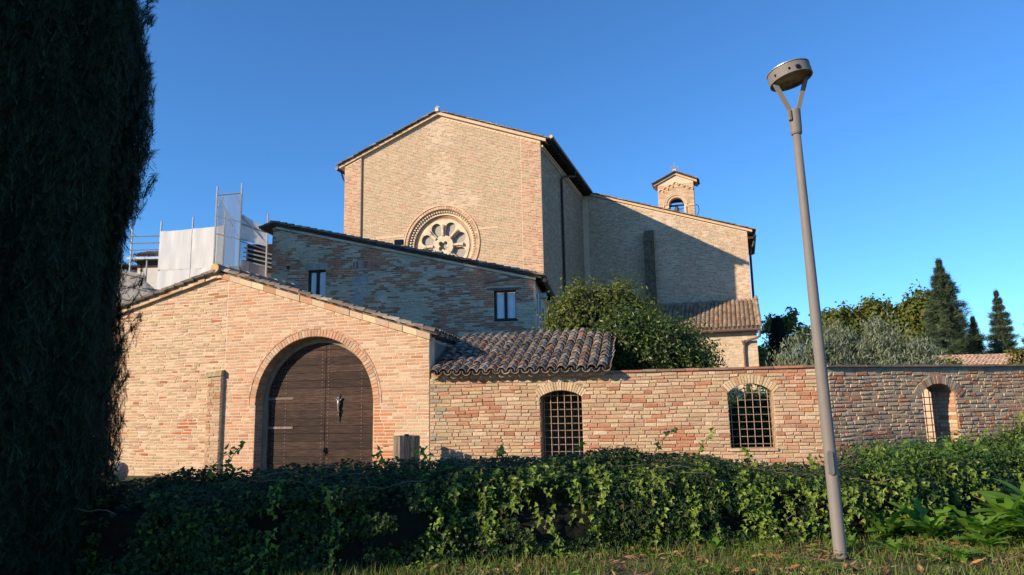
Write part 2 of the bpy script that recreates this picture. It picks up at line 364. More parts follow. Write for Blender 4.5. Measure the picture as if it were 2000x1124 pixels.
def arch_ring(parent, c, half, spring, rise, th, n, colfn, mat, proud=0.012, ext=0.0, name='arch_brick', single=True, joint=0.006):
    rad = (half*half+rise*rise)/(2*rise); cz = spring+rise-rad; a = math.asin(min(1, half/rad))
    if rise >= half*0.999: a = math.pi/2
    a += ext; mb = MB(); cc = []
    for i in range(n):
        t0 = -a+2*a*i/n; t1 = -a+2*a*(i+1)/n; g = joint/2/rad
        g2 = joint/2/(rad+th); r1 = rad+th*rng.uniform(0.94, 1.04); p = proud*rng.uniform(0.7, 1.4); bv = 0.005
        def P(t, r, y): return (c+r*math.sin(t), y, cz+r*math.cos(t))
        q = [P(t0+g, rad, .02), P(t1-g, rad, .02), P(t1-g2, r1, .02), P(t0+g2, r1, .02),
             P(t0+g, rad, -p+bv), P(t1-g, rad, -p+bv), P(t1-g2, r1, -p+bv), P(t0+g2, r1, -p+bv),
             P(t0+g+bv/rad, rad+bv, -p), P(t1-g-bv/rad, rad+bv, -p), P(t1-g2-bv/rad, r1-bv, -p), P(t0+g2+bv/rad, r1-bv, -p)]
        fs = [tuple(f) for f in BR_F.tolist()]; col = colfn(c+rad*math.sin(t0), 0)
        if single:
            b = MB().add(q, fs); o = b.obj(name, mat, parent, col=(1, 1, 1)); o.color = (*col, 1)
        else: mb.add(q, fs); cc += [col]*12
    if not single: mb.obj('arch_bricks', mat, parent, col=np.array(cc), kind='stuff')

# ---------------------------------------------------------------- roof tiles
def tile_template(L=0.36, r0=0.095, r1=0.075, th=0.013, seg=5, up=True):
    V = []; F_ = []
    for (y, r) in ((0, r0), (L, r1)):
        for rr in (r, r-th):
            for k in range(seg+1):
                a = math.pi*k/seg; z = rr*math.sin(a)*0.92
                V.append((-rr*math.cos(a), y, z if up else -z))
    n = seg+1
    for k in range(seg):
        F_ += [(k, k+1, 2*n+k+1, 2*n+k), (n+k+1, n+k, 3*n+k, 3*n+k+1), (k+1, k, n+k, n+k+1), (2*n+k, 2*n+k+1, 3*n+k+1, 3*n+k)]
    F_ += [(0, 2*n, 3*n, n), (seg, n+seg, 3*n+seg, 2*n+seg)]
    return np.array(V), np.array(F_)
TILE_COLS = [(0.23, 0.17, 0.125), (0.30, 0.24, 0.19), (0.19, 0.15, 0.12), (0.30, 0.17, 0.115), (0.25, 0.215, 0.18), (0.14, 0.12, 0.10), (0.36, 0.31, 0.255), (0.22, 0.19, 0.16)]
def tile_col(): 
    return np.array(TILE_COLS[rng.integers(len(TILE_COLS))])*rng.uniform(0.8, 1.15)
def tile_field(parent, origin, u, v, ncol, spacing, nrow, expo, first=None, L=0.36, chan=True, k=1.0, skew=0.0, colf=tile_col, jit=1.0):
    """origin at the eave corner; u along eave, v up the slope (unit vectors, parent space); first(c,r)->True: own object"""
    u = Vector(u).normalized(); v = Vector(v).normalized(); nn = u.cross(v).normalized()
    base = Matrix((u, v, nn)).transposed(); O = Vector(origin)
    tmpl = {0: tile_template(L, 0.095*k, 0.075*k, 0.014*k), 1: tile_template(L, 0.085*k, 0.098*k, 0.014*k, up=False)}
    single = {q: mesh_np('roof_tile', t[0], t[1], M_tile, np.ones((len(t[0]), 3)), smooth=False) for q, t in tmpl.items()}
    acc = {0: ([], []), 1: ([], [])}
    for c in range(ncol):
        for r in range(nrow):
            for q in ((0, 1) if chan else (0,)):
                uu = (c+0.5)*spacing + (spacing/2 if q else 0)
                if q: w0 = 0.075*k
                else: w0 = 0.055*k
                loc = O + u*(uu+rng.uniform(-1, 1)*0.007*jit) + v*(r*expo+rng.uniform(-1, 1)*0.015*jit - (0.03 if q else 0)) + nn*(w0+rng.uniform(0, 0.008)*jit)
                tilt = Matrix.Rotation(-0.07 + rng.uniform(-1, 1)*0.02*jit, 3, 'X') @ Matrix.Rotation(rng.uniform(-1, 1)*0.035*jit, 3, 'Z')
                mt = base @ tilt; loc = loc + nn*0.012; col = colf()
                if first and first(c, r, q):
                    o = bpy.data.objects.new('roof_tile', single[q]); o.matrix_local = Matrix.Translation(loc) @ mt.to_4x4(); o.color = (*col, 1)
                    link(o, parent)
                else:
                    V = tmpl[q][0] @ np.array(mt).T + np.array(loc); acc[q][0].append(V); acc[q][1].append(col)
    Vs = []; Fs = []; Cs = []; b = 0
    for q in (0, 1):
        nv = len(tmpl[q][0])
        for V, c in zip(*acc[q]):
            Vs.append(V); Fs.append(tmpl[q][1]+b); Cs.append(np.tile(c, (nv, 1))); b += nv
    if Vs:
        o = bpy.data.objects.new('roof_tiles', mesh_np('roof_tiles', np.concatenate(Vs), np.concatenate(Fs), M_tile, np.concatenate(Cs))); link(o, parent, 'stuff')

# ---------------------------------------------------------------- foliage
def rand_rot(n, up_bias=None):
    q = rng.normal(size=(n, 4)); q /= np.linalg.norm(q, axis=1)[:, None]; a, b, c, d = q.T
    return np.stack([np.stack([1-2*(c*c+d*d), 2*(b*c-a*d), 2*(b*d+a*c)], -1), np.stack([2*(b*c+a*d), 1-2*(b*b+d*d), 2*(c*d-a*b)], -1), np.stack([2*(b*d-a*c), 2*(c*d+a*b), 1-2*(b*b+c*c)], -1)], 1)
def frames(nrm, tip):
    """rotation matrices with z=nrm, y~tip"""
    z = nrm/np.linalg.norm(nrm, axis=1)[:, None]; x = np.cross(tip, z); x /= np.linalg.norm(x, axis=1)[:, None]+1e-9; y = np.cross(z, x)
    return np.stack([x, y, z], 2)
def instance(tv, tf, Rm, loc, sc):
    n = len(loc); V = np.einsum('nij,kj->nki', Rm, tv)*sc[:, None, None] + loc[:, None, :]
    k = len(tv); Fq = (tf[None]+(np.arange(n)*k)[:, None, None]).reshape(-1, tf.shape[1])
    return V.reshape(-1, 3), Fq
LEAF_OVAL = (np.array([(0, 0, 0), (-.22, .35, .05), (0, .45, -.03), (.22, .35, .05), (-.15, .75, .02), (0, 1, -.06), (.15, .75, .02)]), np.array([(0, 2, 1), (0, 3, 2), (1, 2, 4), (2, 3, 6), (2, 5, 4), (2, 6, 5)]))
LEAF_IVY = (np.array([(0, 0, 0), (-.50, .18, .06), (-.22, .42, .02), (-.16, .55, .03), (0, 1, -.08), (.16, .55, .03), (.22, .42, .02), (.50, .18, .06), (0, .35, -.05)]), np.array([(8, 0, 1), (8, 1, 2), (8, 2, 3), (8, 3, 4), (8, 4, 5), (8, 5, 6), (8, 6, 7), (8, 7, 0)]))
LEAF_THIN = (np.array([(0, 0, 0), (-.09, .45, .02), (.09, .45, .02), (0, 1, -.03)]), np.array([(0, 2, 1), (1, 2, 3)]))
LEAF_Q = (np.array([(-.32, 0, 0), (.32, .1, .04), (.24, .9, 0), (-.28, .8, .05)]), np.array([(0, 1, 2), (0, 2, 3)]))
def spray(n=9):
    V = [(0, 0, 0)]; F_ = []
    for i in range(n):
        t = i/(n-1); y0 = t*0.7; side = -1 if i % 2 else 1; w_ = 0.30*(1-t*0.6)
        a = len(V); V += [(0.0, y0, 0), (0.0, y0+0.075, 0), (side*w_*.85, y0+0.34, 0.05*side)]; F_.append((a, a+1, a+2))
    a = len(V); V += [(-.035, 0, 0), (.035, 0, 0), (0, 1.05, .03)]; F_.append((a, a+1, a+2))
    return np.array(V), np.array(F_)
SPRAY = spray()
def leaves(parent, name, pts, nrm, tip, size, mat, tmpl=LEAF_Q, svar=0.35, kind='stuff'):
    n = len(pts); sc = np.asarray(size)*(1+rng.uniform(-svar, svar, n))
    V, Fq = instance(tmpl[0]-np.array([0, .5, 0]), tmpl[1], frames(nrm, tip), pts, sc)
    o = bpy.data.objects.new(name, mesh_np(name, V, Fq, mat)); return link(o, parent, kind)
def blob_points(blobs, n, shell=0.55, clump=0.0, nclump=60):
    """points in ellipsoids (cx,cy,cz,rx,ry,rz); returns points and outward directions"""
    vol = np.array([b[3]*b[4]*b[5] for b in blobs])**0.67; pr = vol/vol.sum(); P = []; N = []
    for b, k in zip(blobs, (pr*n).astype(int)):
        c = np.array(b[:3]); r = np.array(b[3:6])
        if clump:
            cd = rng.normal(size=(nclump, 3)); cd /= np.linalg.norm(cd, axis=1)[:, None]
            cr = rng.uniform(shell, 1.02, nclump); idx = rng.integers(nclump, size=k)
            off = rng.normal(size=(k, 3))*clump
            q = cd[idx]*cr[idx][:, None]+off; p = c+q*r
            nn = cd[idx]*0.5+off/clump*0.5
        else:
            d = rng.normal(size=(k, 3)); d /= np.linalg.norm(d, axis=1)[:, None]
            rr = rng.uniform(shell, 1.0, k)
            q = d*rr[:, None]; p = c+q*r; nn = d
        P.append(p); N.append(nn/(r/ r.max()))
    P = np.concatenate(P); N = np.concatenate(N); N /= np.linalg.norm(N, axis=1)[:, None]+1e-9
    return P, N
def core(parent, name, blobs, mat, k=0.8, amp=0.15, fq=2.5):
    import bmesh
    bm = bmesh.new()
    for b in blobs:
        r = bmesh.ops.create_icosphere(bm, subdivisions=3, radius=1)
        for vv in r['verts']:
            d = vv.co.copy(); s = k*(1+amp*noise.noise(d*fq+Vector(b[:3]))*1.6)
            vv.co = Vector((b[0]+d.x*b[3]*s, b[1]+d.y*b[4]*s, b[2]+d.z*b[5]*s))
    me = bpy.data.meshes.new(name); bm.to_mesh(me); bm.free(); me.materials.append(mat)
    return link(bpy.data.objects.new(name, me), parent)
def trunk_mb(h, r0, r1, lean=(0, 0), limbs=0, limb_len=1.0, z0=0.45):
    mb = MB(); n = 6
    pts = [(lean[0]*t+0.05*nz(t*3, 1, 1, h), lean[1]*t+0.05*nz(t*3, 5, 1, h), h*t) for t in [i/n for i in range(n+1)]]
    mb.tube(pts, [r0+(r1-r0)*i/n for i in range(n+1)], 8)
    for i in range(limbs):
        t = z0+(1-z0)*rng.uniform(0, 0.95); a = rng.uniform(0, 6.28); L = limb_len*rng.uniform(.7, 1.1)*(1.2-t*0.5); p = Vector((lean[0]*t, lean[1]*t, h*t))
        q = p+Vector((math.cos(a)*L*0.5, math.sin(a)*L*0.5, L*0.35)); e = p+Vector((math.cos(a)*L, math.sin(a)*L, L*0.9))
        mb.tube([p, q, e], [r1*1.1, r1*0.8, r1*0.3], 6)
    return mb
def tree(name, label, cat, loc, blobs, n, size, mat, tmpl=LEAF_Q, trunk=(2.0, .2, .12), group=None, shell=.5, clump=.16, nclump=70, corek=.72, coremat=None, limbs=6, limb_len=1.2, droop=0.0, tipup=0.3):
    t = thing(name, label, cat, loc, 0, group)
    P, N = blob_points(blobs, n, shell, clump, nclump)
    tip = rng.normal(size=P.shape)+np.array([0, 0, tipup-droop]); nn = N+rng.normal(size=P.shape)*0.55+np.array([0, 0, .25])
    leaves(t, 'crown', P, nn, tip, size, mat, tmpl)
    if corek: core(t, 'inner_crown', blobs, coremat or mat, corek)
    trunk_mb(*trunk, limbs=limbs, limb_len=limb_len).obj('trunk', M_bark, t)
    return t

# ================================================================ SETTING
gm = MB()
N_ = 70
xs = [-260+520*i/N_ for i in range(N_+1)]
def gz(x, y):
    return 0.0
gm.add([(-300, -120, 0), (300, -120, 0), (300, 500, 0), (-300, 500, 0)], [(0, 1, 2, 3)])
gm.obj('ground', M_soil, kind='structure')

PG = (-1.736, 14.8, 0)
# ---------------------------------------------------------------- gatehouse
gate = thing('gatehouse', 'low gabled brick gatehouse with a wide arched wooden door', 'gatehouse', PG, R_(-17.5))
AP = (-5.31, 4.50); SL_R = (4.50-2.83)/5.31; SL_L = 0.25; XL = -10.7
def gate_top(x): return AP[1]-(x-AP[0])*SL_R if x > AP[0] else AP[1]-(AP[0]-x)*SL_L
ac, ah, asp, ar = -2.73, 1.46, 1.55, 1.459
outer = [(XL, -.2), (0, -.2), (0, gate_top(0)), AP, (XL, gate_top(XL))]
wm = MB().slab(outer, [arch_poly(ac, ah, -.1, asp, ar, 28)], 0, .27)
wall = wm.obj('wall', M_mort_gate, gate)
MB().slab([(XL+.1, -.2), (-.1, -.2), (-.1, gate_top(-.1)-.1), (AP[0], AP[1]-.1), (XL+.1, gate_top(XL)-.1)], [arch_poly(ac, ah-.09, -.1, asp-.03, ar-.09, 28)], .273, .46).obj('inner_wall', M_mort_grey, gate)
MB().hexa([(-.004, .005, -.1), (-.12, .62, -.1), (-.63, 3.06, -.1), (-.51, 3.06, -.1), (-.004, .005, 2.8), (-.12, .62, 2.8), (-.63, 3.06, 2.8), (-.51, 3.06, 2.8)]).obj('side_wall', M_mort_grey, gate)
def gate_iv(x0, x1, ring=.16):
    def iv(za, zb):
        zm = (za+zb)/2
        a, b = x0, x1
        zt = zb+.0
        # clip by gable
        if zt > gate_top(a)-.02: a = max(a, AP[0]-(AP[1]-zt-.0)/SL_L if zt < AP[1] else 99)
        if zt > gate_top(b)-.02: b = min(b, AP[0]+(AP[1]-zt)/SL_R if zt < AP[1] else -99)
        out = [(a, b)] if b > a else []
        R = ah+ring
        if zm < asp: hw = ah+.004
        elif zm < asp+R: hw = math.sqrt(max(0, R*R-(zm-asp)**2)); hw = max(hw, 0)
        else: hw = 0
        if zm >= asp and hw: hw += .005
        if hw:
            res = []
            for a, b in out:
                if b <= ac-hw or a >= ac+hw: res.append((a, b)); continue
                if a < ac-hw: res.append((a, ac-hw))
                if b > ac+hw: res.append((ac+hw, b))
            out = res
        return out
    return iv
peach, tan, red, pale, yel = (.46, .285, .185), (.42, .29, .18), (.38, .155, .08), (.52, .37, .25), (.44, .33, .19)
def gate_patch(s, z):
    if s > -1.27 and s < -.75+.15*math.sin(z*9) and z < 1.55: return (.44, .18, .08) if rng.random() < .75 else None
    if -6.2 < s < -5.85 and .95 < z < 1.3: return (.40, .14, .06)
    if s > -.55+.3*nz(z, 0, 2) and z < 1.9: return (.47, .37, .24) if rng.random() < .6 else (.50, .30, .20)
    return None
pal_gr = palette((4, 2.2, .8, 2), (peach, (.49, .28, .17), (.46, .22, .12), pale), gate_patch)
pal_gl = palette((3, 3, .7, 3, 2), (peach, tan, red, pale, yel), gate_patch)
bricks(wall, course_layout(-.1, 4.6, .0685, (.28, .28, .28, .14), gate_iv(-5.04, -.003), .016, .006), pal_gr, M_brick, (.002, .006), .005, .004, 190, lambda s, z: z > .45)
bricks(wall, course_layout(-.1, 4.6, .0685, (.28, .24, .18, .13, .3), gate_iv(-8.9, -5.05), .017, .02, .10), pal_gl, M_brickgate, (.001, .010), .006, .008, 110, lambda s, z: s > -9.3 and z > .3, name='brick')
bricks(wall, course_layout(-.1, 4.6, .0685, (.28, .24, .18), gate_iv(XL, -8.9), .017, .02, .10), pal_gl, M_brickgate, (.001, .010), .007, .007, 0)
arch_ring(wall, ac, ah, asp, ar, .15, 62, palette((3, 2, 1), (peach, (.50, .27, .16), pale)), M_brick, .012)
arch_ring(wall, ac, ah+.155, asp, ar+.155, .045, 34, palette((1, 1), (peach, pale)), M_brick, .014, single=False)
# reveal bricks on the left and right jambs
for sx, sg in ((ac-ah, 1), (ac+ah, -1)):
    mb = MB(); cc = []
    zz = -.05; k = 0
    while zz < asp:
        for (a, b) in (((.0, .265),) if k % 2 else ((.0, .13), (.145, .265))):
            x0, x1 = (sx, sx+.006*sg) if sg > 0 else (sx-.006, sx)
            mb.box(min(x0, x1), max(x0, x1), a+.006, b-.006, zz+.006, zz+.062); cc += [pal_gr(sx, zz)]*8
        zz += .0685; k += 1
    mb.obj('jamb_bricks', M_brick, gate, col=np.array(cc), kind='stuff')
mb = MB(); cc = []
for i in range(64):
    t0, t1 = math.pi*i/64+.0018, math.pi*(i+1)/64-.0018
    for a, b in (((.0, .13), (.14, .265)) if i % 2 else ((.0, .265),)):
        mb.hexa([(ac+r*math.cos(t), y, asp+r*math.sin(t)) for y in (a+.004, b-.004) for t, r in ((t0, ah-.008), (t1, ah-.008), (t1, ah+.002), (t0, ah+.002))]); cc += [palette((3, 2, 1), ((.40, .25, .16), (.38, .22, .13), (.46, .33, .22)))(0, 0)]*8
mb.obj('soffit_bricks', M_brick, gate, col=np.array(cc), kind='stuff')
# stub pier left of the door
pier = MB().box(-5.42, -5.045, -.085, -.001, -.1, 2.27).obj('pier', M_mort_gate, gate, loc=(0, 0, 0))
lay = course_layout(-.1, 2.2, .0685, (.28, .15, .22), lambda a, b: [(-5.42, -5.05)], .013, .02, .08)
mb = MB(); cc = []
for s, z, ww, hh in lay:
    p = rng.uniform(.095, .105); mb.box(s-ww/2, s+ww/2, -p, -.08, z-hh/2, z+hh/2); cc += [pal_gl(s, z)]*8
mb.obj('pier_bricks', M_brickrough, pier, col=np.array(cc), kind='stuff')
MB().hexa([(-5.45, -.13, 2.2), (-5.03, -.13, 2.22), (-5.03, 0, 2.22), (-5.45, 0, 2.2), (-5.46, -.11, 2.30), (-5.03, -.12, 2.33), (-5.03, -.002, 2.36), (-5.46, -.002, 2.31)]).obj('pier_cap', noise_mat('lichen_mortar', (.20, .17, .09), (.46, .36, .22), 14, .95, .8, 50), pier)
# door
door = bpy.data.objects.new('door', None); door.location = (0, -.15, 0); link(door, gate)
hh_, sp_ = ah-.03, asp-.03
def hw_at(z): return hh_ if z < sp_ else math.sqrt(max(0, hh_*hh_-(z-sp_)**2))
zz = -.08; k = 0
while zz < sp_+hh_-.02:
    z0, z1 = zz+.003, zz+.162
    for side in (-1, 1):
        a, b = ac+.015*side+.11, None
        seam = ac+.11+.006*side
        e0, e1 = ac+side*hw_at(z0), ac+side*hw_at(min(z1, sp_+hh_-.001))
        if (e1-seam)*side < .02: e1 = seam+.02*side
        if (e0-seam)*side < .05: continue
        y = .47+rng.uniform(-.006, .006); y1 = y+.045; dz = rng.uniform(-.003, .003)
        pts = [(seam, z0+dz), (e0, z0), (e1, z1), (seam, z1+dz)]
        mb = MB().add([(x, y, z) for x, z in pts]+[(x, y1, z) for x, z in pts], [(0, 1, 2, 3), (7, 6, 5, 4), (0, 4, 5, 1), (1, 5, 6, 2), (2, 6, 7, 3), (3, 7, 4, 0)])
        mb.obj('plank', M_wood, door)
    zz += .165; k += 1
mb = MB()
for zz in np.arange(.02, 2.85, .165):
    for sx in (-2.7, -2.54, -3.62, -1.72, -1.42, -3.95):
        for dz in (.03, .12):
            if abs(sx-ac) < hw_at(zz+dz)-.06: mb.box(sx-.006, sx+.006, .455, .47, zz+dz-.006, zz+dz+.006)
mb.obj('studs', M_iron, door, kind='stuff')
for zs in (1.66, 1.02):
    MB().box(-4.10, -3.42, .452, .4625, zs, zs+.05).obj('hinge_strap', M_woodgrey, door)
lk = MB().box(-2.66, -2.57, .425, .463, .47, .60); lk.tube([(-2.72, .44, .555), (-2.55, .44, .555)], .011); lk.tube([(-2.60, .43, .50), (-2.60, .41, .56), (-2.60, .43, .63)], .016)
lk.obj('lock', M_black, door)
MB().box(ac-ah+.092, ac-ah+.125, .427, .47, -.05, 1.9).obj('jamb_frame', M_woodpale, door)
MB().box(ac-1.36, ac+1.36, .53, .60, -.05, 1.45).obj('door_back', M_wooddark, door)
MB().slab(arch_poly(ac, 1.40, -.05, 1.5, 1.39, 20), [], .61, .63).obj('door_backing', M_wooddark, door)
# roof
aR = math.atan(SL_R); aL = math.atan(SL_L)
def vslab(x0, x1, topf, dz0, dz1, y0, y1, L=.32, name='verge_brick', mat=None, pal=None):
    n = max(1, int(round(abs(x1-x0)/L)))
    for i in range(n):
        a = x0+(x1-x0)*i/n; b = x0+(x1-x0)*(i+1)/n-.006
        q = y0+rng.uniform(-.012, .012); e = rng.uniform(-.004, .004)
        o = MB().hexa([(a, q, topf(a)+dz0+e), (b, q, topf(b)+dz0+e), (b, y1, topf(b)+dz0+e), (a, y1, topf(a)+dz0+e), (a, q, topf(a)+dz1+e), (b, q, topf(b)+dz1+e), (b, y1, topf(b)+dz1+e), (a, y1, topf(a)+dz1+e)]).obj(name, mat or M_brick, wall, col=(1, 1, 1))
        o.color = (*(pal or palette((3, 2, .8), (pale, (.60, .44, .28), (.44, .25, .14))))(a, 0), 1)
vslab(AP[0]+.01, .05, gate_top, -.005, .125, -.06, .2)
vslab(XL, AP[0]-.01, gate_top, .0, .10, -.09, .2)
MB().hexa([(AP[0]-.14, -.07, AP[1]-.02), (AP[0]+.14, -.07, AP[1]-.02), (AP[0]+.14, .2, AP[1]-.02), (AP[0]-.14, .2, AP[1]-.02), (AP[0]-.02, -.07, AP[1]+.12), (AP[0]+.02, -.07, AP[1]+.12), (AP[0]+.02, .2, AP[1]+.12), (AP[0]-.02, .2, AP[1]+.12)]).obj('verge_peak', M_band, wall)
roof = MB()
roof.hexa([(AP[0], .02, AP[1]+.06), (.08, .02, gate_top(.08)+.06), (-.45, 3.1, gate_top(.08)+.06), (AP[0], 3.1, AP[1]+.06), (AP[0], .02, AP[1]+.128), (.10, .02, gate_top(.10)+.128), (-.42, 3.1, gate_top(.10)+.128), (AP[0], 3.1, AP[1]+.128)])
roof.hexa([(XL, .02, gate_top(XL)+.04), (AP[0]-.002, .02, AP[1]+.04), (AP[0]-.002, 3.1, AP[1]+.04), (XL, 3.1, gate_top(XL)+.04), (XL, .02, gate_top(XL)+.102), (AP[0]-.002, .02, AP[1]+.102), (AP[0]-.002, 3.1, AP[1]+.102), (XL, 3.1, gate_top(XL)+.102)])
roof = roof.obj('roof', M_wooddark, gate)
tile_field(roof, (.14, -.10, gate_top(.14)+.115), (-.165, .986, 0), (-math.cos(aR), 0, math.sin(aR)), 16, .2, 20, .285, first=lambda c, r, q: c == 0 or (r == 0 and q == 0))
tile_field(roof, (XL, 3.1, gate_top(XL)+.095), (0, -1, 0), (math.cos(aL), 0, math.sin(aL)), 16, .2, 19, .29, first=lambda c, r, q: c == 15)
for i in range(9):
    o = MB(); rr = .115 if i else .118
    y0 = -.16+i*.37
    o.tube([(AP[0], y0, AP[1]+.20), (AP[0], y0+.42, AP[1]+.185)], [rr, rr*.86], 12)
    ob = o.obj('ridge_tile', M_tile, roof, col=(1, 1, 1)); ob.color = (*tile_col(), 1)
MB().tube([(AP[0], -.175, AP[1]+.2), (AP[0], -.155, AP[1]+.2)], .108, 14).obj('ridge_end_mortar', noise_mat('ochre_mortar', (.36, .22, .09), (.62, .46, .26), 14, .95, .6, 40), roof)

# crucifix hanging on the door
cr = thing('crucifix', 'small dark metal crucifix hanging on the wooden gate door', 'crucifix', (0, 0, 0))
cr.matrix_world = Matrix.Translation(PG) @ Matrix.Rotation(R_(-17.5), 4, 'Z') @ Matrix.Translation((-2.26, .305, 1.2))
c_ = MB(); c_.bar((0, 0, -.02), (0, 0, .56), .022, .014); c_.bar((-.09, 0, .455), (.09, 0, .455), .02, .014, up=(0, 1, 0)); c_.tube([(0, .0, -.02), (0, 0, -.05)], [.01, .003]); c_.box(-.03, .03, -.004, .004, .51, .54)
c_.obj('cross', M_black, cr)
f_ = MB(); f_.tube([(0, -.025, .13), (.008, -.045, .2), (-.008, -.03, .275), (0, -.035, .31), (0, -.035, .37), (0, -.04, .42), (0, -.035, .44)], [.011, .017, .021, .032, .036, .022, .012], 8)
f_.tube([(.03, -.035, .415), (.055, -.03, .44), (.085, -.015, .465)], [.012, .009, .006], 6); f_.tube([(-.03, -.035, .415), (-.055, -.03, .44), (-.085, -.015, .465)], [.012, .009, .006], 6)
f_.lathe([(.001, -.028), (.016, -.02), (.022, 0), (.018, .02), (.001, .028)], 10, (.004, -.05, .465)); f_.tube([(0, -.025, .13), (.0, -.03, .09)], [.012, .016], 6)
f_.obj('figure', plain('pewter', (.32, .31, .30), .45, .6), cr, smooth=True)

# ---------------------------------------------------------------- garden wall with two barred windows
gw = thing('garden_wall', 'sunlit brick garden wall with two arched barred windows', 'wall', PG, R_(-10))
def topB(x): return 1.99+.04*min(x, 3.49)/3.49
W1 = (2.70, .41, 1.59, .125, .25); W2 = (6.29, .405, 1.60, .16, .565)
LB = 7.68
outer = [(0.02, -.2), (LB, -.2), (LB, 2.03), (3.49, 2.03), (3.48, topB(3.4)), (0.02, 1.99)]
wallB = MB().slab(outer, [arch_poly(W[0], W[1], W[4], W[2], W[3], 14) for W in (W1, W2)], 0, .36).obj('wall', M_mort_wall, gw)
def win_iv(x0, x1, wins, topf, th=.17, ex=.12):
    def iv(za, zb):
        zm = (za+zb)/2
        if zb > topf+.01: return []
        out = [(x0, x1)]
        for c, h, spg, rise, bot in wins:
            if zb < bot+.005: continue
            if zm < spg: hw = h+.003
            else:
                rad = (h*h+rise*rise)/(2*rise); cz = spg+rise-rad; RR = rad+th+.006
                if zm > cz+RR: continue
                hw = min(math.sqrt(max(0, RR*RR-(zm-cz)**2)), h+.02+(zm-spg)*h/max(.05, (spg-cz))*1.0)
            res = []
            for a, b in out:
                if b <= c-hw or a >= c+hw: res.append((a, b)); continue
                if a < c-hw: res.append((a, c-hw))
                if b > c+hw: res.append((c+hw, b))
            out = res
        return out
    return iv
cB = ((.49, .33, .205), (.53, .38, .24), (.41, .19, .11), (.49, .28, .175), (.50, .37, .22), (.46, .30, .20), (.56, .42, .29))
def patchB(s, z):
    v = nz(s, z, 1.3, 9)
    if v > .35 and rng.random() < .5: return (.46, .21, .12)
    if s < .35+.15*nz(z, 2, 3) and rng.random() < .5: return (.34, .29, .22)
    return None
palB = palette((4, 3, 1.1, 2, 2, 1.5, 1.5), cB, patchB)
bricks(wallB, course_layout(-.1, 2.02, .073, (.28, .30, .2, .14, .24), win_iv(.02, LB-.01, (W1, W2), 2.03), .011, .025, .16), palB, M_brickrough, (.010, .026), .010, .006, 250, lambda s, z: z > .5)
for W, n in ((W1, 19), (W2, 19)):
    arch_ring(wallB, W[0], W[1], W[2], W[3], .165, n, palette((3, 2, .5), ((.54, .39, .23), (.56, .42, .27), (.45, .24, .14))), M_brickrough, .022, ext=.03 if W is W1 else .05)
def grille(parent, W, y, step=.1365, x_off=.0, name='window_grille', r=.0075):
    g = bpy.data.objects.new(name, None); link(g, parent)
    c, h, spg, rise, bot = W
    x = c-h+.055+x_off
    while x < c+h-.02:
        MB().tube([(x, y, bot), (x, y, (arch_z(x, c, h, spg, rise) or spg))], r, 5).obj('bar', M_iron, g); x += step
    z = bot+.07 if W is not W1 else .52
    while z < spg+.04:
        MB().tube([(c-h, y+.012, z), (c+h, y+.012, z)], r, 5).obj('bar', M_iron, g); z += step
    return g
grille(wallB, W1, .13); grille(wallB, W2, .15)
for i in range(5):
    x = 5.86+i*.172
    o = MB().box(x, x+.165, -.05, .12, .515, .562+rng.uniform(-.003, .003)).obj('sill_brick', M_brick, wallB, col=(1, 1, 1)); o.color = (*palB(x, .5), 1)
palcop = palette((2, 2, 1, 1), ((.36, .16, .10), (.24, .14, .10), (.30, .22, .16), (.44, .30, .22)))
def coping(parent, x0, x1, z, L=.27, over=.05, th=.042, depth=.42, palf=palcop, limit=999):
    x = x0; k = 0
    while x < x1:
        e = min(x+L, x1); o = MB().box(x+.003, e-.003, -over+rng.uniform(-.008, .008), depth, z+rng.uniform(-.002, .002), z+th+rng.uniform(-.004, .006)).obj('coping_brick', M_brick, parent, col=(1, 1, 1)); o.color = (*palf(x, 0), 1)
        x = e; k += 1
coping(wallB, 3.50, LB+.03, 2.032)

# ---------------------------------------------------------------- garden wall, far stretch
ang = R_(-10); PC = (PG[0]+LB*math.cos(ang), PG[1]+LB*math.sin(ang), 0)
gw2 = thing('garden_wall', 'rough shaded brick garden wall with one arched opening, beyond the lamp', 'wall', PC, R_(17))
W3 = (2.60, .41, 1.53, .17, .545); LC = 13.0
wallC = MB().slab([(0, -.2), (LC, -.2), (LC, 2.03), (0, 2.03)], [arch_poly(W3[0], W3[1], W3[4], W3[2], W3[3], 14)], 0, .56).obj('wall', M_mort_grey, gw2)
cC = ((.50, .34, .21), (.46, .34, .21), (.48, .21, .11), (.50, .38, .25), (.40, .28, .18), (.54, .33, .21))
palC = palette((3, 3, 1.4, 2, 1.5, 2), cC)
bricks(wallC, course_layout(-.1, 1.97, .0755, (.27, .14, .2, .13, .17, .24), win_iv(.03, LC, (W3,), 1.99), .013, .03, .17), palC, M_brickrough, (.008, .022), .012, .011, 270, lambda s, z: .4 < z and s < 5.6)
arch_ring(wallC, W3[0], W3[1], W3[2], W3[3], .165, 19, palette((3, 2, .8), ((.42, .33, .22), (.38, .29, .20), (.42, .2, .12))), M_brickrough, .028, ext=.22)
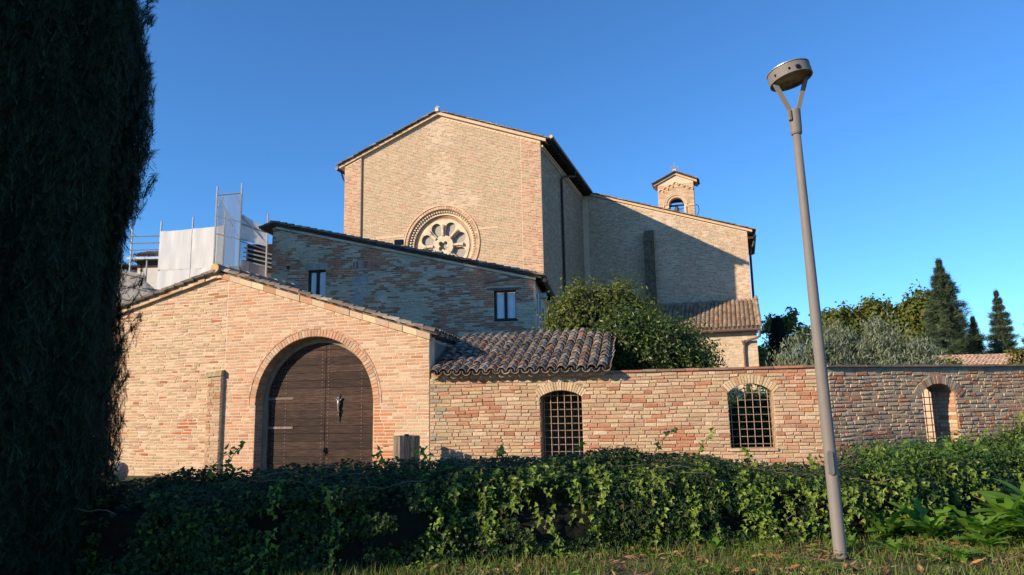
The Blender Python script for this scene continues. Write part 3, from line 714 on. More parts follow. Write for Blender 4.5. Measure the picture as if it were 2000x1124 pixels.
# brick reveal of the opening (right jamb is the one seen)
for sx, sg in ((W3[0]+W3[1], -1), (W3[0]-W3[1], 1)):
    mb = MB(); cc = []
    zz = W3[4]; k = 0
    while zz < W3[2]:
        for (a, b) in (((.0, .27), (.285, .55)) if k % 2 else ((.0, .13), (.145, .40), (.415, .55))):
            x0, x1 = (sx-.012, sx) if sg < 0 else (sx, sx+.012)
            mb.box(x0, x1, a+.006, b-.006, zz+.006, zz+.066); cc += [palette((1, 1, 1), ((.52, .36, .24), (.50, .30, .19), (.44, .2, .11)))(0, 0)]*8
        zz += .0755; k += 1
    mb.obj('jamb_bricks', M_brick, wallC, col=np.array(cc), kind='stuff')
grille(wallC, W3, .40, r=.0095)
for i in range(5):
    x = 2.17+i*.172
    o = MB().box(x, x+.165, -.06, .2, .50, .543+rng.uniform(-.003, .003)).obj('sill_brick', M_brick, wallC, col=(1, 1, 1)); o.color = (*palC(x, .5), 1)
coping(wallC, 0.0, LC, 2.032, palf=palette((2, 2, 1), ((.24, .16, .11), (.18, .15, .12), (.32, .22, .15))), L=.29, over=.075, th=.035, depth=.6)

# ---------------------------------------------------------------- outbuilding behind the wall, old tile roof
ob = thing('outbuilding', 'lean-to outbuilding with a weathered grey clay tile roof beside the gatehouse', 'outbuilding', (-1.70, 14.66, 0), R_(-11.3))
pt = R_(20); vv = (0, math.cos(pt), math.sin(pt)); RW, RLn = 3.58, 2.95
rf = MB().hexa([(0.0, .12, 2.02), (RW-.06, .12, 2.02), (RW-.06, .12+RLn*vv[1]-.2, 2.02+RLn*vv[2]-.08), (0.0, .12+RLn*vv[1]-.2, 2.02+RLn*vv[2]-.08),
     (0.0, .12, 2.075), (RW-.06, .12, 2.075), (RW-.06, .12+RLn*vv[1]-.2, 2.075+RLn*vv[2]-.08), (0.0, .12+RLn*vv[1]-.2, 2.075+RLn*vv[2]-.08)]).obj('roof', M_wooddark, ob)
tile_field(rf, (0.0, -.07, 2.045), (1, 0, 0), vv, 18, RW/18, 12, .243, first=lambda c, r, q: (q == 0) or r == 0, L=.34, jit=1.6)
mb = MB()
for i in range(18):
    x = i*RW/18+.1
    mb.lathe([(.001, .0), (.078, .0), (.078, .16)], 12, (x, .0, 2.07), axis='y')
mb.obj('eave_mortar', M_mort_wall, ob)
MB().box(.0, RW-.08, .09, .25, 1.99, 2.06).obj('eave_bed', M_band, ob)
MB().box(0.3, RW-.2, 2.55, 2.75, 0, 2.85).obj('back_wall', M_mort_grey, ob)
MB().slab([(.45, 0), (2.6, 0), (2.6, 2.85), (.45, 2.08)], [], 0, .15).obj('side_wall', M_mort_grey, ob, loc=(RW-.08, 0, 0), rz=R_(90))

# ---------------------------------------------------------------- rectory (shaded middle building)
mid = thing('rectory', 'shaded old brick house with sloping tile roof and two wooden windows', 'house', (.791, 24, 0), R_(-7))
def midtop(x): return 5.70-.242*x
mw1 = (-8.08, -7.42, 5.15, 6.30); mw2 = (-1.43, -.67, 4.30, 5.31)
rect = lambda q: [(q[0], q[2]), (q[1], q[2]), (q[1], q[3]), (q[0], q[3])]
hole = (-8.90, -8.76, 6.36, 6.50)
wm_ = MB().slab([(-9.45, 0), (-.05, 0), (-.05, 5.70), (-9.2, midtop(-9.2)), (-9.45, 7.6)], [rect(mw1), rect(mw2), rect(hole)], 0, .4).obj('wall', M_mort_mid, mid)
MB().box(-9.4, -.1, .401, .5, 5.8, 5.9)
MB().box(-9, -8.6, .42, .46, 6.2, 6.7).obj('hole_back', M_mort_grey, mid)
MB().box(-.055, .0, .0, 4.9, 0, 5.62).obj('side_wall', M_mort_mid, mid)
MB().box(-9.45, -9.40, .0, 4.9, 0, 7.5).obj('left_side_wall', M_mort_mid, mid)
def mid_iv(za, zb):
    zm = (za+zb)/2; b = -.06
    if zb > 5.66: b = (5.70-zb)/.242-.12
    out = [(-9.44, b)]
    for q in (mw1, mw2, hole, (-8.2, -7.33, 6.30, 6.53), (-6.44, -5.82, 6.27, 6.55), (-1.68, -.45, 5.30, 5.42)):
        if zb > q[2] and za < q[3]:
            res = []
            for a, c in out:
                if c <= q[0] or a >= q[1]: res.append((a, c)); continue
                if a < q[0]: res.append((a, q[0]))
                if c > q[1]: res.append((q[1], c))
            out = res
    # missing / rendered-over patches
    res = []
    for a, c in out:
        x = a
        while x < c:
            e = min(x+.45, c); v = nz(x, zm*1.4, .55, 21)+.5*nz(x, zm*2, 1.7, 5)
            right = (x+9)/9
            if v < .62-.22*right or rng.random() < .3: res.append((x, e))
            x = e
    mg = []
    for a, c in res:
        if mg and abs(mg[-1][1]-a) < 1e-6: mg[-1] = (mg[-1][0], c)
        else: mg.append((a, c))
    return mg
def patchM(s, z):
    v = nz(s, z*1.3, .8, 33)+.5*nz(s, z*2, 2.4, 3)
    if v > .22: return (.52, .20, .11)
    if v < -.2: return (.56, .46, .34)
    if -6.42 < s < -5.85 and z < 6.3 and z > 5: return (.44, .41, .36)
    return None
palM = palette((3, 3, 2, 2, 2), ((.48, .20, .12), (.40, .21, .13), (.60, .49, .36), (.28, .16, .105), (.54, .41, .29)), patchM)
bricks(wm_, course_layout(3.0, 7.95, .070, (.28, .3, .2, .14, .22), mid_iv, .021, .04, .18), palM, M_brickrough, (.004, .03), .01, .008, 60, lambda s, z: True, simple=True)
def soldier(parent, x0, x1, z0, z1, n, pal, mat=M_brickrough, y=-.02):
    for i in range(n):
        a = x0+(x1-x0)*i/n
        o = MB().box(a+.006, x0+(x1-x0)*(i+1)/n-.006, y+rng.uniform(-.006, .006), .02, z0, z1+rng.uniform(-.01, .01)).obj('lintel_brick', mat, parent, col=(1, 1, 1)); o.color = (*pal(a, z0), 1)
soldier(wm_, -8.17, -7.36, 6.305, 6.53, 11, palette((1, 1), ((.44, .38, .33), (.38, .28, .22))))
soldier(wm_, -6.43, -5.83, 6.28, 6.54, 9, palette((1, 1, 1), ((.44, .2, .13), (.42, .32, .26), (.38, .17, .11))))
MB().box(-6.38, -5.86, -.004, .03, 5.3, 6.275).obj('blocked_window', noise_mat('grey_infill', (.30, .28, .25), (.50, .47, .43), 6, .95, .8, 30), wm_)
def casement(parent, q, hidden=False):
    x0, x1, z0, z1 = q; f = bpy.data.objects.new('window', None); link(f, parent)
    fr = MB(); t = .055
    fr.box(x0, x0+t+.03, .07, .2, z0, z1); fr.box(x1-t*.5, x1, .07, .2, z0, z1); fr.box(x0, x1, .075, .195, z1-t, z1-.001); fr.box(x0, x1, .075, .195, z0, z0+t)
    fr.obj('frame', M_wooddark, f)
    xm = (x0+x1)/2+.02
    MB().box(xm-.05, xm+.05, .06, .18, z0+t, z1-t).obj('mullion', M_wooddark, f)
    for a, b in ((x0+t+.03, xm-.05), (xm+.05, x1-t*.5)):
        MB().box(a, b, .13, .15, z0+t, z1-t-.02).obj('pane', M_winpane, f)
casement(wm_, mw1); casement(wm_, mw2)
MB().box(-1.66, -.48, -.045, .05, 5.325, 5.395).obj('lintel', M_woodgrey, wm_)
MB().bar((-1.74, -.02, 5.58), (-.38, -.02, 5.76), .06, .06).obj('relieving_timber', M_woodgrey, wm_)
MB().box(-1.47, -.62, -.02, .02, 4.245, 4.30).obj('sill', M_wooddark, wm_)
mr_ = MB().hexa([(.22, -.10, midtop(.22)+.0), (.22, 4.95, midtop(.22)+.0), (-9.45, 4.95, midtop(-9.45)+.0), (-9.45, -.10, midtop(-9.45)+.0),
                (.22, -.10, midtop(.22)+.07), (.22, 4.95, midtop(.22)+.07), (-9.45, 4.95, midtop(-9.45)+.07), (-9.45, -.10, midtop(-9.45)+.07)])
mr_.hexa([(-9.85, -.12, midtop(-9.45)-.14), (-9.45, -.12, midtop(-9.45)), (-9.45, 4.9, midtop(-9.45)), (-9.85, 4.9, midtop(-9.45)-.14), (-9.85, -.12, midtop(-9.45)-.08), (-9.45, -.12, midtop(-9.45)+.075), (-9.45, 4.9, midtop(-9.45)+.075), (-9.85, 4.9, midtop(-9.45)-.08)])
mr = mr_.obj('roof', M_wooddark, mid)
am = math.atan(.242)
dark_tile = lambda: tile_col()*.85
tile_field(mr, (.3, -.17, midtop(.3)+.06), (0, 1, 0), (-math.cos(am), 0, math.sin(am)), 24, .21, 35, .287, first=lambda c, r, q: q == 0 and (c == 0 or r == 0), colf=dark_tile, jit=1.8)
tile_field(mr, (-9.9, 4.8, midtop(-9.45)-.10), (0, -1, 0), (math.cos(.34), 0, math.sin(.34)), 23, .21, 2, .24, first=lambda c, r, q: c == 22, colf=dark_tile)
mb = MB()
for i in range(32):
    x = -.2-i*.29; mb.box(x-.27, x-.01, -.075, .0, midtop(x)-.075, midtop(x)-.015)
MB().hexa([(-9.3, -.07, midtop(-9.3)-.09), (0.02, -.07, midtop(0)-.09), (.02, .05, midtop(0)-.09), (-9.3, .05, midtop(-9.3)-.09), (-9.3, -.07, midtop(-9.3)-.003), (0.02, -.07, midtop(0)-.003), (.02, .05, midtop(0)-.003), (-9.3, .05, midtop(-9.3)-.003)]).obj('verge_course', M_mort_mid, mr)
g_ = MB().tube([(.33, -.15, 5.58), (.33, 5.0, 5.58)], .075, 8); g_.tube([(.33, 4.6, 5.52), (.12, 4.5, 5.2), (.08, 4.5, 3.0)], .05, 7); g_.obj('gutter', M_gutter, mid)
p_ = MB().tube([(.05, .35, 5.2), (.05, .35, 0.5)], .03, 6); p_.box(.0, .1, .9, 1.3, 3.2, 5.1); p_.box(.02, .28, 1.0, 1.3, 5.15, 5.32); p_.tube([(.04, 1.9, 5.2), (.04, 1.9, .5)], .025, 6)
p_.obj('pipes_and_meter_box', M_galv, mid)
MB().box(.0, .03, 2.2, 2.9, 3.6, 5.0).obj('side_shutter', M_wooddark, mid)
for i in range(9):
    MB().bar((-.05, .2+i*.55, 5.64), (.27, .2+i*.55, 5.575), .06, .07).obj('rafter_end', M_wooddark, mid)
# roof further back, left
MB().hexa([(-9.8, 5.2, 8.25), (-4.5, 5.2, 7.7), (-4.5, 8, 7.7), (-9.8, 8, 8.25), (-9.8, 5.2, 8.35), (-4.5, 5.2, 7.8), (-4.5, 8, 7.8), (-9.8, 8, 8.35)]).obj('rear_roof', M_wooddark, mid)
MB().box(-9.5, -4.6, 5.3, 7.9, 3, 7.7).obj('rear_wall', M_mort_mid, mid)
rr_ = bpy.data.objects.new('rear_tiles', None); link(rr_, mid)
tile_field(rr_, (-4.4, 5.1, 7.78), (0, 1, 0), (-.9947, 0, .1032), 13, .21, 19, .287, first=None, colf=dark_tile)

fl = thing('floodlight', 'small black floodlight on a short post on the shaded house roof', 'floodlight')
fl.matrix_world = Matrix.Translation((.791, 24, 0)) @ Matrix.Rotation(R_(-7), 4, 'Z') @ Matrix.Translation((-4.83, .25, 6.93))
MB().tube([(0, 0, -.02), (0, 0, .2)], .018, 6).obj('post', M_black, fl)
MB().box(-.16, .16, -.06, .05, .2, .37).obj('housing', M_black, fl); MB().box(-.14, .14, -.068, -.061, .22, .35).obj('glass', plain('dark_glass', (.03, .035, .05), .15), fl)
for i, (px_, pz_) in enumerate(((-7.06, .0), (-6.92, .01))):
    b = thing('pigeon', ('left' if i == 0 else 'right')+' one of two small dark pigeons perched on the house roof beside the church', 'pigeon')
    b.matrix_world = Matrix.Translation((.791, 24, 0)) @ Matrix.Rotation(R_(-7), 4, 'Z') @ Matrix.Translation((px_, 1.2, midtop(px_)+.22)) @ Matrix.Rotation(.6*i, 4, 'Z')
    bm_ = MB().tube([(-.15, 0, -.01), (-.06, 0, .02), (.02, 0, .06), (.07, 0, .09), (.085, 0, .14), (.11, 0, .145), (.135, 0, .135)], [.012, .04, .055, .04, .028, .024, .004], 8)
    bm_.tube([(.0, .015, .01), (.0, .015, -.06)], .006, 5); bm_.tube([(.0, -.015, .01), (.0, -.015, -.06)], .006, 5); bm_.obj('body', M_black, b, smooth=True)

# ---------------------------------------------------------------- church
CH = (1.369, 30, 0)
ch = thing('church', 'tall pale brick church with gabled front, rose window and side transept', 'church', CH, R_(-17.5))
def chtop(x): return 14.72-.388*abs(x+4.82)
RC = (-4.72, 8.58); RR_ = 1.66
circ = lambda cx, cz, r, n, a0=0: [(cx+r*math.cos(a0+2*math.pi*i/n), cz+r*math.sin(a0+2*math.pi*i/n)) for i in range(n)]
nave = MB().slab([(-9.64, 0), (0, 0), (0, 12.85), (-4.82, 14.72), (-9.64, 12.85)], [circ(*RC, RR_, 48)], 0, .5).obj('wall', M_mort_church, ch)
nave['label'] = 'sunlit gabled front wall'
MB().box(-9.6, -.05, .6, 9.5, 0, 12.6).obj('nave_body', M_mort_church, ch)
gold, green_, pinkb, redb = (.36, .26, .15), (.32, .26, .16), (.43, .29, .19), (.38, .18, .11)
def patchCh(s, z):
    if s < -8.8 or s > -.92: return redb if rng.random() < .35 else ((.47, .30, .19) if rng.random() < .6 else None)
    d = abs(s+4.7)-(.5+max(0, 11.6-z)*.75)
    if z > 10.2 and d+.9*nz(s, z, 1.3, 2) < 0 and rng.random() < .55: return (.50, .38, .27)
    return None
palCh = palette((3, 3, 2, .5), (gold, green_, pinkb, redb), patchCh)
def gable_iv(x0, x1, topf_inv, circle=None):
    def iv(za, zb):
        r = topf_inv(zb)
        if r is None: return []
        a, b = max(x0, r[0]), min(x1, r[1])
        if a >= b: return []
        out = [(a, b)]
        if circle:
            cx, cz, R = circle; zm = (za+zb)/2
            if abs(zm-cz) < R:
                hw = math.sqrt(R*R-(zm-cz)**2); out = [q for q in ((a, cx-hw), (cx+hw, b)) if q[1] > q[0]]
        return out
    return iv
inv = lambda z: (-4.82-(14.66-z)/.388, -4.82+(14.66-z)/.388) if z < 14.6 else None
L_ch = (.235, .235, .235, .12)
bricks(nave, course_layout(5.2, 14.6, .0715, L_ch, gable_iv(-8.76, -.91, inv, (*RC, RR_+.17)), .024, .0, .02), palCh, M_brickfar, (.004, .009), .004, .002, 0, simple=True)
for nm, x0, x1 in (('left', -9.64, -8.77), ('right', -.90, 0)):
    pl = MB().slab([(x0, 0), (x1, 0), (x1, chtop(x1)-.02), (x0, chtop(x0)-.02)], [], -.10 if nm == 'left' else -.03, -.001).obj('pilaster', M_mort_church, nave)
    ly = course_layout(5.2, 14.2, .0715, L_ch, gable_iv(x0+.002, x1-.002, inv), .022, 0, .02)
    sub = bpy.data.objects.new('pilaster_face', None)
    yy = -.10 if nm == 'left' else -.03
    mb = MB(); cc = []
    for s, z, ww, hh in ly: mb.box(s-ww/2, s+ww/2, yy-.007, yy+.01, z-hh/2, z+hh/2); cc += [palCh(s, z)]*8
    mb.obj('pilaster_bricks', M_brickfar, pl, col=np.array(cc), kind='stuff')
MB().box(-8.0, -6.55, -.012, .0, 9.12, 9.24).obj('stone_strip', M_band, nave); MB().box(-2.95, -2.0, -.012, .0, 9.12, 9.2).obj('stone_strip', M_band, nave)
# verge of the gable
for sg in (-1, 1):
    def fz(x): return chtop(x)
    x0, x1 = (-9.9, -4.82) if sg < 0 else (-4.82, .28)
    v_ = MB()
    for (d0, d1, y0) in ((.0, .13, -.17),):
        v_.hexa([(x0, y0, fz(x0)+d0), (x1, y0, fz(x1)+d0), (x1, .5, fz(x1)+d0), (x0, .5, fz(x0)+d0), (x0, y0, fz(x0)+d1), (x1, y0, fz(x1)+d1), (x1, .5, fz(x1)+d1), (x0, .5, fz(x0)+d1)])
    v_.obj('verge', M_band, nave)
    x0, x1 = (-9.95, -4.825) if sg < 0 else (-4.815, .42)
    rfc = MB().hexa([(x0, -.19, fz(x0)+.132), (x1, -.19, fz(x1)+.132), (x1, 9.6, fz(x1)+.132), (x0, 9.6, fz(x0)+.132), (x0, -.19, fz(x0)+.155), (x1, -.19, fz(x1)+.155), (x1, 9.6, fz(x1)+.155), (x0, 9.6, fz(x0)+.155)]).obj('roof', M_wooddark, ch)
    a_ = math.atan(.388)
    if sg > 0: tile_field(rfc, (x1+.05, -.24, fz(x1)+.13), (0, 1, 0), (-math.cos(a_), 0, math.sin(a_)), 50, .195, 17, .32, first=lambda c, r, q: q == 0 and c == 0, k=.62)
    else: tile_field(rfc, (x0-.05, 9.5, fz(x0)+.13), (0, -1, 0), (math.cos(a_), 0, math.sin(a_)), 50, .195, 17, .32, first=lambda c, r, q: q == 0 and c == 49, k=.62)
mb = MB().box(-4.90, -4.74, -.26, -.1, 14.84, 15.0); mb.bar((-4.90, -.2, 15.06), (-4.70, -.2, 15.06), .03); mb.bar((-4.82, -.2, 15.0), (-4.82, -.2, 15.12), .03); mb.obj('roof_finial', M_stone, ch)
# side eave: soffit boards, rafters, gutter and downpipe
MB().hexa([(.0, .0, 12.78), (.5, .0, 12.78), (.5, 8.58, 12.78), (.0, 8.58, 12.78), (.0, 0, 12.95), (.5, 0, 12.84), (.5, 8.58, 12.84), (.0, 8.58, 12.95)]).obj('soffit', M_wooddark, ch)
for i in range(26):
    y = .2+i*.33
    MB().box(.01, .48, y, y+.09, 12.70, 12.779).obj('rafter_end', M_wooddark, ch)
g_ = MB().tube([(.56, -.28, 12.86), (.56, 8.5, 12.86)], .085, 10); g_.obj('gutter', M_gutter, ch)
MB().tube([(.56, -.30, 12.87), (.56, -.285, 12.87)], .075, 12).obj('gutter_end', M_band, ch)
MB().tube([(.55, 4.4, 12.8), (.54, 4.35, 12.5), (.2, 3.7, 12.32), (.09, 3.45, 12.15), (.09, 3.4, 0)], .06, 8).obj('downpipe', M_gutter, ch)
g_ = MB().tube([(-9.98, -.3, 12.70), (-9.98, 9.3, 12.70)], .08, 8); g_.tube([(-9.95, .1, 12.6), (-9.85, .1, 12.3), (-9.72, .1, 12.1), (-9.72, .1, 0)], .045, 7); g_.obj('left_gutter', M_gutter, ch)
# side wall (in its own shade)
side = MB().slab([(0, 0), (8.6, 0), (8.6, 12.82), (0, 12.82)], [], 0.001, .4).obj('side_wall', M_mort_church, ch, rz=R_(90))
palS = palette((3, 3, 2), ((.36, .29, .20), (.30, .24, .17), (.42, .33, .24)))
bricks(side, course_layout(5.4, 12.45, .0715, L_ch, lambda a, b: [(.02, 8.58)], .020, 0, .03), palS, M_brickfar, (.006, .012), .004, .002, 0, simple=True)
mb = MB()
for i in range(34):
    mb.box(.1+i*.25, .22+i*.25, -.07, 0, 12.42, 12.56); mb.box(.02+i*.25, .26+i*.25, -.10, 0, 12.565, 12.66)
mb.obj('eave_corbels', M_band, side, kind='stuff')
# transept
tp_line = lambda x: 12.86-.342*x
tr = MB().slab([(0, 0), (8.47, 0), (8.47, tp_line(8.47)-.02), (0, tp_line(0)-.02)], [], 0, .5).obj('transept_wall', M_mort_church, ch, loc=(0, 8.6, 0))
MB().box(.05, 8.4, 9.2, 13.0, 0, 9.6).obj('transept_body', M_mort_church, ch)
invT = lambda z: (0, min(8.47, (12.82-z)/.342)) if z < 12.7 else None
def patchT(s, z):
    if s > 7.5 and rng.random() < .4: return (.45, .27, .17)
    v = nz(s, z, .5, 12)
    if v > .15: return (.50, .42, .31) if rng.random() < .6 else None
    return None
palT = palette((3, 3, 2, 1), ((.40, .31, .21), (.34, .27, .19), (.50, .41, .30), (.40, .25, .17)), patchT)
bricks(tr, course_layout(5.4, 12.75, .0715, L_ch, gable_iv(.3, 8.46, invT), .024, 0, .04), palT, M_brickfar, (.004, .011), .004, .003, 0, simple=True)
MB().box(.0, .3, -.05, -.001, 0, 12.5).obj('corner_pilaster', M_mort_church, tr)
mb = MB()
x0, x1 = .25, 8.72
for d0, d1, y0 in ((.0, .12, -.12),):
    mb.hexa([(x0, y0, tp_line(x0)+d0), (x1, y0, tp_line(x1)+d0), (x1, .5, tp_line(x1)+d0), (x0, .5, tp_line(x0)+d0), (x0, y0, tp_line(x0)+d1), (x1, y0, tp_line(x1)+d1), (x1, .5, tp_line(x1)+d1), (x0, .5, tp_line(x0)+d1)])
mb.obj('verge', M_band, tr)
rt = MB().hexa([(x0, -.18, tp_line(x0)+.122), (x1+.1, -.18, tp_line(x1+.1)+.122), (x1+.1, 4.6, tp_line(x1+.1)+.122), (x0, 4.6, tp_line(x0)+.122), (x0, -.18, tp_line(x0)+.145), (x1+.1, -.18, tp_line(x1+.1)+.145), (x1+.1, 4.6, tp_line(x1+.1)+.145), (x0, 4.6, tp_line(x0)+.145)]).obj('transept_roof', M_wooddark, ch, loc=(0, 8.6, 0))
at_ = math.atan(.342)
tile_field(rt, (x1+.14, -.24, tp_line(x1+.14)+.12), (0, 1, 0), (-math.cos(at_), 0, math.sin(at_)), 22, .2, 27, .32, first=lambda c, r, q: q == 0 and c == 0, k=.62)
MB().box(8.47, 8.78, .0, 4.4, 9.55, 9.66).obj('transept_soffit', M_wooddark, tr)
g_ = MB().tube([(8.83, -.2, 9.66), (8.83, 4.5, 9.66)], .075, 8); g_.tube([(8.8, .2, 9.6), (8.74, .25, 9.3), (8.56, .3, 9.0), (8.56, .3, 5.0)], .06, 8); g_.obj('transept_gutter', M_gutter, tr)
# buttress with mossy sloping head
MB().hexa([(3.3, -.62, 0), (3.78, -.62, 0), (3.78, .0, 0), (3.3, .0, 0), (3.3, -.62, 9.95), (3.78, -.62, 9.95), (3.78, 0, 10.45), (3.3, 0, 10.45)]).obj('buttress', M_mosswall, ch, loc=(0, 8.6, 0))

# rose window
rose = bpy.data.objects.new('rose_window', None); rose.location = (RC[0], 0, RC[1]); link(rose, ch)
arc_pal = palette((2, 1, 1), ((.52, .33, .21), (.46, .27, .17), (.56, .40, .28)))
mb = MB(); cc = []
nb = 84
for i in range(nb):
    t0 = 2*math.pi*i/nb; t1 = 2*math.pi*(i+1)/nb-.012
    q = [(r*math.cos(t), y, r*math.sin(t)) for y in (.01, -.02) for t, r in ((t0, RR_), (t1, RR_), (t1, RR_+.13), (t0, RR_+.13))]
    mb.hexa(q); cc += [arc_pal(0, 0)]*8
mb.obj('outer_brick_ring', M_brickfar, rose, col=np.array(cc), kind='stuff')
MB().lathe([(RR_+.14, .0), (RR_+.14, -.05), (RR_+.19, -.05), (RR_+.19, .0)], 64, axis='y').obj('hood_mould', M_band, rose)
MB().lathe([(RR_+.005, -.01), (RR_-.03, .04), (RR_-.06, .12), (1.46, .20), (1.44, .22), (1.36, .22), (1.34, .25), (1.30, .28), (1.24, .30)], 64, axis='y').obj('splayed_frame', noise_mat('terracotta_splay', (.34, .22, .14), (.50, .36, .24), 8, .9, .4, 30), rose, smooth=False)
mb = MB()
for i in range(80):
    t = 2*math.pi*i/80
    for r, y in ((1.555, .12),):
        c = Vector((r*math.cos(t), y, r*math.sin(t))); tx = Vector((-math.sin(t), 0, math.cos(t))); rx = Vector((math.cos(t), 0, math.sin(t)))
        p = [c+tx*a*.032+rx*b*.035+Vector((0, d, 0)) for d in (.06, -.07) for a, b in ((-1, -1), (1, -1), (1, 1), (-1, 1))]
        mb.hexa(p)
mb.obj('dentil_ring', M_stone, rose, kind='stuff')
MB().lathe([(1.50, .20), (1.50, .13), (1.42, .13), (1.42, .24)], 64, axis='y').obj('stone_ring', M_stone, rose)
def petal(a):
    pts = []
    lc, lr = .90, .245
    for k in range(15):
        th = R_(-112+224*k/14); x = lc+lr*math.cos(th); y = lr*math.sin(th); pts.append((x, y))
    pts += [(.50, .115), (.50, -.115)]
    return [(x*math.cos(a)-y*math.sin(a), x*math.sin(a)+y*math.cos(a)) for x, y in pts]
quat = []
for q in range(4):
    a = R_(45+90*q)
    for k in range(9):
        th = a+R_(-118+236*k/8); quat.append((.165*math.cos(a)+.10*math.cos(th), .165*math.sin(a)+.10*math.sin(th)))
MB().slab(circ(0, 0, 1.26, 56), [petal(R_(22.5+45*i)) for i in range(8)]+[quat], .24, .34).obj('tracery', M_stone, rose)
MB().slab(circ(0, 0, .49, 40), [quat], .19, .239).obj('hub', M_stone, rose)
MB().slab(circ(0, 0, 1.27, 40), [], .38, .40).obj('glass', M_pane, rose)
for i in range(8):
    a = R_(45*i); d = Vector((math.cos(a), 0, math.sin(a)))
    MB().tube([d*.47+Vector((0, .19, 0)), d*.53+Vector((0, .19, 0)), d*.55+Vector((0, .19, 0)), d*.80+Vector((0, .19, 0)), d*.82+Vector((0, .19, 0)), d*.90+Vector((0, .19, 0)), d*.96+Vector((0, .21, 0))], [.075, .07, .045, .045, .07, .075, .10], 8).obj('colonnette', M_stone, rose)

# ---------------------------------------------------------------- sacristy
sa, ca = math.sin(R_(17.5)), math.cos(R_(17.5))
sc = thing('sacristy', 'low brick sacristy with brown tile lean-to roof against the transept', 'chapel', (CH[0]+5.3*sa, CH[1]+5.3*ca, 0), R_(-17.5))
sw = MB().slab([(3.0, 0), (8.50, 0), (8.50, 4.60), (3.0, 4.60)], [], 0, .3).obj('wall', M_mort_church, sc)
palSc = palette((3, 3, 2, .7), ((.50, .39, .27), (.46, .36, .24), (.54, .43, .31), (.44, .27, .17)))
bricks(sw, course_layout(2.2, 4.42, .0715, L_ch, lambda a, b: [(4.8, 8.495)], .018, 0, .04), palSc, M_brickfar, (.004, .010), .004, .003, 60, simple=True)
MB().slab([(.0, 0), (3.25, 0), (3.25, 6.1), (.0, 4.55)], [], 0, .3).obj('side_wall', M_mort_church, sc, loc=(8.498, .05, 0), rz=R_(90))
MB().box(3.0, 8.56, -.10, .1, 4.46, 4.60).obj('cornice', M_band, sw)
th = math.atan(1.62/3.3); vv2 = (0, math.cos(th), math.sin(th))
rs = MB().hexa([(3.0, -.22, 4.60), (8.62, -.22, 4.60), (8.62, 3.25, 4.60+3.47*math.tan(th)), (3.0, 3.25, 4.60+3.47*math.tan(th)), (3.0, -.22, 4.68), (8.62, -.22, 4.68), (8.62, 3.25, 4.68+3.47*math.tan(th)), (3.0, 3.25, 4.68+3.47*math.tan(th))]).obj('roof', M_wooddark, sc)
warm_tile = lambda: np.array([(.38, .25, .16), (.42, .31, .21), (.30, .21, .15), (.46, .28, .17), (.35, .28, .21)][rng.integers(5)])*rng.uniform(.8, 1.15)
tile_field(rs, (3.06, -.30, 4.67), (1, 0, 0), vv2, 28, .2, 14, .272, first=lambda c, r, q: q == 0 and c > 7, L=.36, colf=warm_tile)
for i in range(9):
    o = MB().tube([(8.66, -.25+i*.4, 4.80+(i*.4)*math.tan(th)), (8.66, .2+i*.4, 4.80+(i*.4+.45)*math.tan(th))], [.09, .075], 8).obj('verge_tile', M_tile, rs, col=(1, 1, 1)); o.color = (*warm_tile(), 1)
g_ = MB().tube([(3.0, -.36, 4.60), (8.68, -.36, 4.60)], .07, 8); g_.obj('gutter', M_gutterlight, sc)
g_ = MB().tube([(8.62, -.36, 4.56), (8.62, -.34, 4.30), (8.5, -.28, 4.22), (8.1, -.14, 4.12), (7.95, -.10, 3.98), (7.92, -.09, 3.7), (7.92, -.09, 0)], .055, 8); g_.lathe([(.001, -.1), (.06, -.1), (.11, .08), (.11, .12), (.001, .12)], 8, (7.93, -.10, 4.02)); g_.obj('downpipe', M_gutterlight, sc)

# ---------------------------------------------------------------- bell gable
bg_ = thing('bell_gable', 'small brick bell gable with open arch and cross rising behind the transept roof', 'bell tower', (CH[0]+10.1*sa, CH[1]+10.1*ca, 0), R_(-17.5))
bx0, bx1, bcx = 3.98, 5.90, 4.94
BW = (4.94, .41, 12.12, .409, 11.3)
bo = [(bx0, 10.2), (bx1, 10.2), (bx1, 13.38), (bcx, 13.85), (bx0, 13.38)]
bw_ = MB().slab(bo, [arch_poly(*BW[:2], BW[4], BW[2], BW[3], 18)], 0, .85).obj('wall', M_mort_church, bg_)
def bell_iv(za, zb):
    zm = (za+zb)/2
    a, b = bx0+.005, bx1-.005
    if zb > 13.36: return []
    out = [(a, b)]
    hw = 0
    if zm < BW[2]: hw = BW[1]+.13 if zm > 11.3 else 0
    elif zm < BW[2]+.70: hw = math.sqrt(.70**2-(zm-BW[2])**2)
    if hw: out = [(a, BW[0]-hw), (BW[0]+hw, b)]
    return out
bricks(bw_, course_layout(11.0, 13.4, .0715, L_ch, bell_iv, .016, 0, .03), palette((2, 2, 1), ((.50, .32, .20), (.52, .37, .24), (.44, .24, .14))), M_brickfar, (.004, .01), .004, .002, 0, simple=True)
for r, y, d in ((.42, -.01, .09), (.53, -.05, .09), (.64, -.03, .05)):
    mb = MB(); n = 20
    for i in range(n):
        t0, t1 = math.pi*i/n, math.pi*(i+1)/n-.01
        mb.hexa([(BW[0]+rr*math.cos(t), yy, BW[2]+rr*math.sin(t)) for yy in (.01, y) for t, rr in ((t0, r), (t1, r), (t1, r+d), (t0, r+d))])
    mb.obj('arch_ring', M_band, bw_)
for sg in (-1, 1):
    MB().box(BW[0]+sg*.66-.30*(sg < 0), BW[0]+sg*.66+.30*(sg > 0), -.05, .0, 11.98, 12.11).obj('impost', M_band, bw_)
    MB().tube([(BW[0]+sg*.49, .0, 11.0), (BW[0]+sg*.49, .0, 11.98)], .07, 8).obj('column', M_band, bw_)
